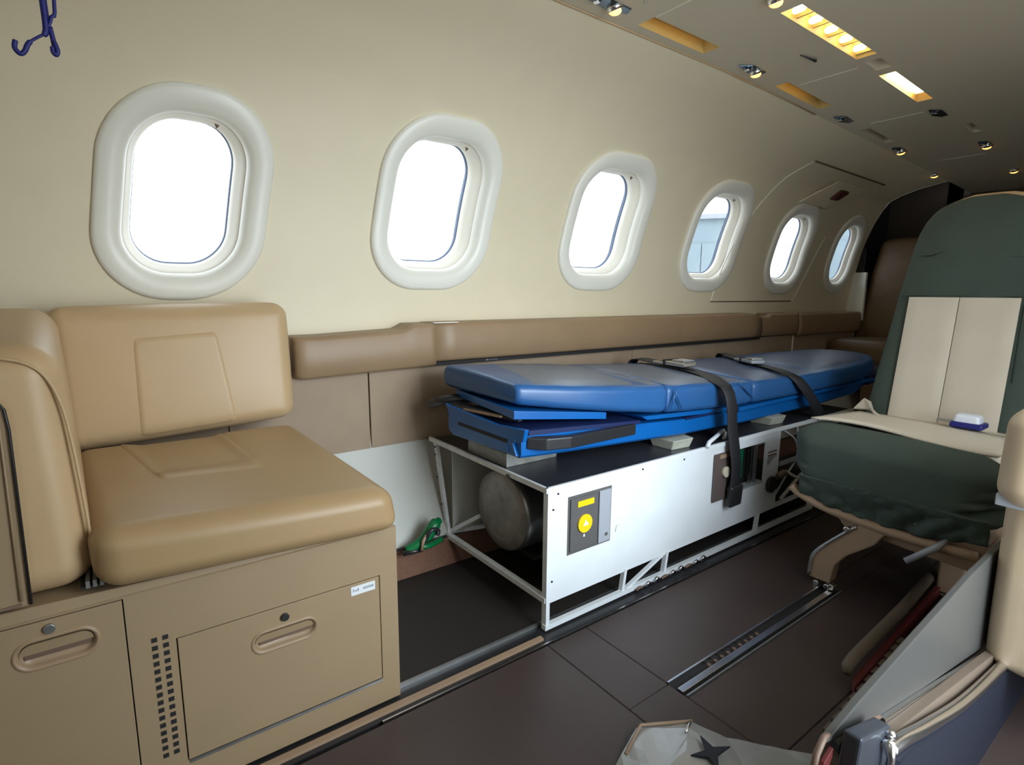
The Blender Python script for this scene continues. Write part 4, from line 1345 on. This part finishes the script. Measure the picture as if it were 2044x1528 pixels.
# tan flaps over the rear of the seat
bm = bmesh.new(); rows = []
for i in range(21):
    t = i / 20; y = .925 - t * .52; row = []
    for j in range(7):
        v = j / 6
        x = 2.015 + .03 * math.sin(t * PI) + v * (.40 - .06 * t)
        z = .560 + .012 * math.sin(t * 5 + .6) * (1 - v) - .02 * v
        row.append(bm.verts.new((x, y, z)))
    rows.append(row)
for i in range(20):
    for j in range(6): bm.faces.new((rows[i][j], rows[i + 1][j], rows[i + 1][j + 1], rows[i][j + 1]))
o = fin('tan_flap', bm, M['tancloth'], CH, True)
md = o.modifiers.new('th', 'SOLIDIFY'); md.thickness = .008
prism('corner_flap', [(2.46, .965, .535), (2.50, .945, .575), (2.45, .90, .572), (2.36, .85, .545), (2.30, .80, .535), (2.36, .82, .535), (2.44, .90, .545)], (0, 0, .007), M['tancloth'], CH, .002)
# tan under-frame
hexa('seat_tray', [(1.955, .395, .262), (1.955, .905, .275), (2.50, .905, .275), (2.50, .395, .265), (1.945, .38, .312), (1.945, .925, .325), (2.52, .925, .33), (2.52, .38, .315)], M['frame'], CH, .008, 3)
tube('front_lip', smoothpath([(1.94, .935, .325), (1.945, .90, .300), (1.945, .80, .275), (1.94, .60, .262), (1.94, .40, .268)], 5), .016, M['frame'], CH, 8)
prism('cross_beam', [(1.96, .76, .225), (1.96, .38, .205), (1.96, .38, .265), (1.96, .80, .27)], (.06, 0, 0), M['frame'], CH, .006)


def leg(name, pts, off, fx):
    o = prism(name, pts, off, M['frame'], CH, .006, 2)
    return o


l1 = leg('leg', [(1.93, .845, .02), (1.93, .838, .095), (1.93, .815, .135), (1.93, .755, .205), (1.93, .70, .262), (1.93, .62, .265), (1.93, .655, .205), (1.93, .735, .135), (1.93, .765, .09), (1.93, .775, .02)], (.05, 0, 0), 0)
tube('leg_edge', smoothpath([(1.928, .843, .03), (1.928, .838, .095), (1.928, .812, .14), (1.928, .75, .21), (1.928, .71, .25)], 4), .006, M['alu'], l1, 6)
for yy, zz in ((.815, .008), (.78, .008), (.765, .014)):
    disc('foot_bolt', (1.935, yy, zz), (1, 0, 0), .010, .03, M['chrome'], l1, 12, .002)
l2 = leg('leg', [(2.18, .545, .02), (2.18, .545, .27), (2.18, .475, .27), (2.18, .475, .02)], (.06, 0, 0), 0)
for yy in (.495, .525):
    disc('foot_bolt', (2.19, yy, .010), (1, 0, 0), .009, .04, M['chrome'], l2, 12, .002)
disc('knob', (1.925, .735, .235), (1, 0, 0), .010, .02, M['chrome'], CH, 14, .003)
tube('recline_lever', [(1.94, .475, .290), (1.91, .49, .270), (1.895, .555, .205)], [.006, .010, .010], M['greyplate'], CH, 8)
bpy.context.view_layer.update()
# seat belt buckle lying on the seat
BB = thing('seat_belt_buckle', (2.42, .60, .55), 'white and dark seat belt buckle lying on the tan seat', 'belt buckle')
Cushion([(2.37, .535, .552), (2.37, .615, .552), (2.43, .615, .552), (2.43, .535, .552), (2.375, .54, .592), (2.375, .61, .592), (2.43, .61, .592), (2.43, .54, .592)], .012).mesh('buckle_case', M['whiteplastic'], BB, 4, 3)
Cushion([(2.362, .525, .545), (2.362, .620, .545), (2.44, .620, .545), (2.44, .525, .545), (2.365, .525, .566), (2.365, .618, .566), (2.44, .618, .566), (2.44, .525, .566)], .008).mesh('buckle_base', M['bluecord'], BB, 4, 3)
box('belt_tongue', (2.39, .62, .556), (2.42, .665, .562), M['alu'], BB, .002)

# ------------------------------------------------------------ floor rail cover with red edge, near the right
RC = thing('rail_cover', (1.6, .53, 0), 'khaki and dark red rail cover lying along the floor beside the chair', 'rail cover')
tube('khaki_roll', [(1.455, .520, .042), (1.47, .525, .055), (1.52, .530, .056), (1.9, .548, .052), (2.40, .585, .05)], [.010, .015, .016, .016, .015], M['khaki'], RC, 12)
prism('red_strip', [(1.46, .508, .002), (2.40, .560, .002), (2.40, .545, .002), (1.43, .490, .002)], (0, 0, .034), M['redbrown'], RC, .003)
prism('dark_base', [(1.25, .465, 0), (2.45, .535, 0), (2.45, .50, 0), (1.22, .435, 0)], (0, 0, .022), M['blackplastic'], RC, .003)
for k in range(11):
    xx = 1.235 + k * .05
    box('slat', (xx, .455 + k * .003, .018), (xx + .036, .478 + k * .003, .030), M['khaki'], RC, .003)

# ------------------------------------------------------------ near seat at the right edge
NS = thing('aisle_seat', (1.6, .2, 0), 'beige leather armrest and grey side of the nearest seat, cut off by the right edge', 'seat')
Cushion([(1.475, .10, .565), (1.92, .10, .500), (1.92, .300, .500), (1.475, .300, .565), (1.50, .10, .770), (1.93, .10, .790), (1.93, .300, .790), (1.50, .300, .770)], .05, (.004, .004, .004)).mesh('armrest', M['armleather'], NS, 8, 6)
Cushion([(1.575, .08, .140), (1.95, .08, .070), (1.95, .292, .070), (1.575, .292, .165), (1.545, .10, .60), (1.93, .10, .60), (1.93, .290, .60), (1.545, .290, .60)], .035, (.006, .004, 0)).mesh('side_cushion', M['armleather'], NS, 8, 5)
box('armrest_hinge', (1.50, .20, .560), (1.56, .296, .585), M['greyplate'], NS, .003)
prism('side_panel', [(.795, .300, .355), (.90, .300, .372), (1.431, .300, .418), (1.70, .300, .425), (1.72, .300, .16), (1.60, .300, .178), (1.20, .300, .255), (.985, .300, .298)], (0, .012, 0), M['greyboard'], NS, .002)
hexa('bright_strip', [(1.000, .290, .262), (1.755, .290, .088), (1.755, .300, .088), (1.000, .300, .262), (.993, .290, .302), (1.700, .290, .150), (1.700, .300, .150), (.993, .300, .302)], M['chrome'], NS, .002)
hexa('tan_infill', [(.95, .272, .250), (1.80, .272, .08), (1.80, .290, .08), (.95, .290, .250), (.96, .272, .300), (1.78, .272, .15), (1.78, .290, .15), (.96, .290, .300)], M['khaki'], NS, .002)
pth = smoothpath([(.930, .262, .300), (.985, .260, .292), (1.093, .258, .262), (1.297, .256, .212), (1.552, .256, .172), (1.80, .256, .150)], 6)
tube('rim_tube', pth, .011, M['chrome'], NS, 10)
bm = bmesh.new()
bprism(bm, [(p.x, .245, p.z - .010) for p in pth] + [(1.9, .245, .0), (.80, .245, .0), (.80, .245, .22)], (0, .012, 0))
fin('skirt', bm, M['navypanel'], NS)
disc('screw', (1.00, .243, .215), (0, 1, 0), .004, .004, M['blackplastic'], NS, 8)
hexa('bracket', [(.80, .262, .27), (.99, .262, .235), (.99, .288, .235), (.80, .288, .27), (.815, .262, .378), (.925, .262, .345), (.925, .288, .345), (.815, .288, .378)], M['bracketgrey'], NS, .006, 3)
tube('bracket_lever', [(.895, .255, .34), (.90, .25, .31), (.895, .25, .26)], [.009, .006, .007], M['chrome'], NS, 8)
tube('bracket_pin', [(.905, .257, .345), (.925, .257, .33)], .006, M['chrome'], NS, 8)
prism('red_edge', [(.74, .292, .30), (.775, .292, .340), (.80, .292, .350), (.80, .292, .335), (.77, .292, .30)], (0, .006, 0), M['redbrown'], NS, .001)
tube('red_edge_trim', [(.755, .300, .30), (.775, .304, .345), (.80, .306, .358), (.99, .30, .302)], .005, M['brass'], NS, 6)

# ------------------------------------------------------------ silver wrapping on the floor in front
SW = thing('silver_wrapping', (1.0, .6, 0), 'crumpled silver-grey wrapping on the floor at the bottom edge', 'wrapping')
bm = bmesh.new()
PT = {'a': (.80, .70, .004), 'b': (.905, .735, .016), 'c': (1.015, .668, .022), 'd': (1.05, .60, .012), 'e': (1.11, .525, .010), 'f': (1.17, .462, .006), 'g': (1.10, .44, .02), 'h': (.98, .52, .045),
      'i': (.965, .640, .050), 'j': (.90, .60, .060), 'k': (.80, .60, .05), 'l': (.90, .50, .05), 'm': (1.0, .44, .02)}
vv = {k: bm.verts.new(p) for k, p in PT.items()}
for f in ('abik', 'bci', 'cdhi', 'dehi'[:3], 'efgh', 'ijk', 'ihj', 'hlj', 'jlk', 'hgml'):
    try: bm.faces.new([vv[q] for q in f])
    except ValueError: pass
bmesh.ops.triangulate(bm, faces=bm.faces)
bmesh.ops.subdivide_edges(bm, edges=bm.edges, cuts=3, use_grid_fill=True)
for v in bm.verts: v.co.z += .003 * noise.noise(v.co * 30)
o = fin('foil_sheet', bm, M['silver'], SW)
md = o.modifiers.new('th', 'SOLIDIFY'); md.thickness = .002; md.offset = 1
tube('foil_fold', [(1.008, .664, .032), (.975, .645, .056), (.94, .63, .062)], .003, M['chrome'], SW, 6)
tube('foil_fold', [(.83, .70, .016), (.91, .728, .026), (1.01, .662, .032)], .004, M['frame'], SW, 6)
prism('dark_fold', [(.93, .575, .062), (.955, .605, .062), (.95, .57, .062), (.98, .55, .062), (.94, .552, .062), (.91, .53, .062), (.92, .56, .062), (.895, .585, .062)], (0, 0, .004), M['navypanel'], SW)

# ------------------------------------------------------------ green tool behind the bench
GT = thing('green_hose_tool', (.9, 1.70, .09), 'green and black hose fitting on the sill behind the bench', 'hose fitting')
tube('green_body', smoothpath([(.80, 1.700, .095), (.835, 1.690, .112), (.87, 1.685, .135), (.905, 1.69, .168), (.93, 1.70, .175)], 4), [.018] * 8 + [.022] * 6 + [.014] * 3, M['greenstrap'], GT, 10)
tube('black_clip', smoothpath([(.85, 1.665, .125), (.875, 1.66, .165), (.905, 1.662, .158), (.90, 1.66, .14)], 4), .008, M['blackplastic'], GT, 8)
tube('copper_band', [(.838, 1.662, .10), (.845, 1.66, .135), (.86, 1.665, .15)], .006, M['frame'], GT, 8)
tube('green_strap_end', smoothpath([(.83, 1.69, .105), (.87, 1.68, .10), (.90, 1.69, .098), (.94, 1.70, .102)], 4), .010, M['greenstrap'], GT, 8)
tube('black_hose', [(.78, 1.69, .093), (.82, 1.68, .095), (.85, 1.68, .094)], .009, M['blackplastic'], GT, 8)

# ------------------------------------------------------------ blue cords with hooks, hanging top left
HK = thing('blue_cord_with_hooks', (-.03, 1.0, 1.45), 'blue elastic cord with two hooks hanging in the top left corner', 'cord')
tube('cord', smoothpath([(-.026, 1.0, 1.60), (-.0235, 1.0, 1.40), (-.0225, 1.0, 1.345), (-.0235, 1.0, 1.331), (-.026, 1.0, 1.328)], 4), .0035, M['bluecord'], HK, 8)
tube('cord', smoothpath([(-.010, 1.0, 1.60), (-.0105, 1.0, 1.38), (-.0155, 1.0, 1.352), (-.0205, 1.0, 1.338)], 4), .0022, M['bluecord'], HK, 8)
tube('cord', smoothpath([(-.028, 1.002, 1.60), (-.021, 1.002, 1.36), (-.0185, 1.002, 1.340), (-.0165, 1.002, 1.325), (-.0155, 1.002, 1.313)], 4), .0030, M['bluecord'], HK, 8)
tube('hook', smoothpath([(-.0155, 1.0, 1.322), (-.0130, 1.0, 1.312), (-.0148, 1.0, 1.306), (-.0180, 1.0, 1.309), (-.0180, 1.0, 1.315)], 5), .0028, M['bluecord'], HK, 8)
tube('hook', smoothpath([(-.0255, 1.0, 1.3285), (-.036, 1.0, 1.320), (-.0425, 1.0, 1.313), (-.047, 1.0, 1.303), (-.052, 1.0, 1.299), (-.0565, 1.0, 1.305), (-.055, 1.0, 1.314)], 5), [.0018] * 8 + [.003] * 23, M['bluecord'], HK, 8)

# ------------------------------------------------------------ brown seat by the bulkhead
BS = thing('brown_seat', (5.0, 1.75, 0), 'brown leather seat against the far end of the window wall', 'seat')
Cushion([(4.86, 1.62, .62), (5.10, 1.62, .62), (5.10, 1.995, .62), (4.86, 1.995, .62), (4.90, 1.50, 1.42), (5.16, 1.50, 1.42), (5.16, 1.855, 1.42), (4.90, 1.855, 1.42)], .05, (.02, .01, .01)).mesh('seat_back', M['brownseat'], BS, 10, 5)
Cushion([(4.30, 1.50, .50), (5.05, 1.50, .50), (5.05, 1.92, .50), (4.30, 1.92, .50), (4.30, 1.50, .68), (5.05, 1.50, .66), (5.05, 1.92, .66), (4.30, 1.92, .68)], .05, (.01, .01, .012)).mesh('seat_pad', M['brownseat'], BS, 10, 5)
box('seat_pedestal', (4.4, 1.45, 0), (5.0, 1.70, .50), M['brownseat'], BS, .02)
box('headrest_gap', (4.84, 1.93, 1.17), (4.86, 2.02, 1.36), M['blackplastic'], BS, .004)

# ------------------------------------------------------------ outside
structure(box('ground_outside', (-60, 3, -1.6), (120, 120, -1.5), M['apron']), 'pale concrete apron outside the windows')

def hangar(a0, a1, dist, h, label):
    p = [(dist * math.cos(math.radians(a)), dist * math.sin(math.radians(a))) for a in (a0, a1)]
    d = Vector((p[1][0] - p[0][0], p[1][1] - p[0][1], 0)); nrm = Vector((-d.y, d.x, 0)).normalized()
    if nrm.dot(Vector((p[0][0], p[0][1], 0))) < 0: nrm = -nrm
    e = thing('hangar', (p[0][0], p[0][1], -1.5), label, 'building')
    back = nrm * 12
    a = Vector((p[0][0], p[0][1], -1.5)); b = Vector((p[1][0], p[1][1], -1.5))
    bm = bmesh.new(); bhex(bm, [a, b, b + back, a + back] + [q + Vector((0, 0, h)) for q in (a, b, b + back, a + back)])
    fin('hangar_walls', bm, M['hangar'], e)
    up = Vector((0, 0, h))
    bm = bmesh.new(); bhex(bm, [a + up - nrm * .3 , b + up - nrm * .3, b + up + back, a + up + back] + [q + up + Vector((0, 0, .25)) for q in (a - nrm * .3, b - nrm * .3, b + back, a + back)])
    fin('roof', bm, M['greyplate'], e)
    n = 4
    for k in range(n):
        q0 = a + d * (.06 + .88 * k / n) - nrm * .05; q1 = a + d * (.06 + .88 * (k + .96) / n) - nrm * .05
        bm = bmesh.new(); bprism(bm, [q0, q1, q1 + Vector((0, 0, h * .8)), q0 + Vector((0, 0, h * .8))], -nrm * .08)
        fin('sliding_door', bm, M['hangar'], e)


hangar(29.5, 37.5, 34, 6.6, 'pale blue-grey hangar seen through the fourth window')
hangar(17.5, 24.8, 40, 7.2, 'pale blue-grey hangar seen through the last window')
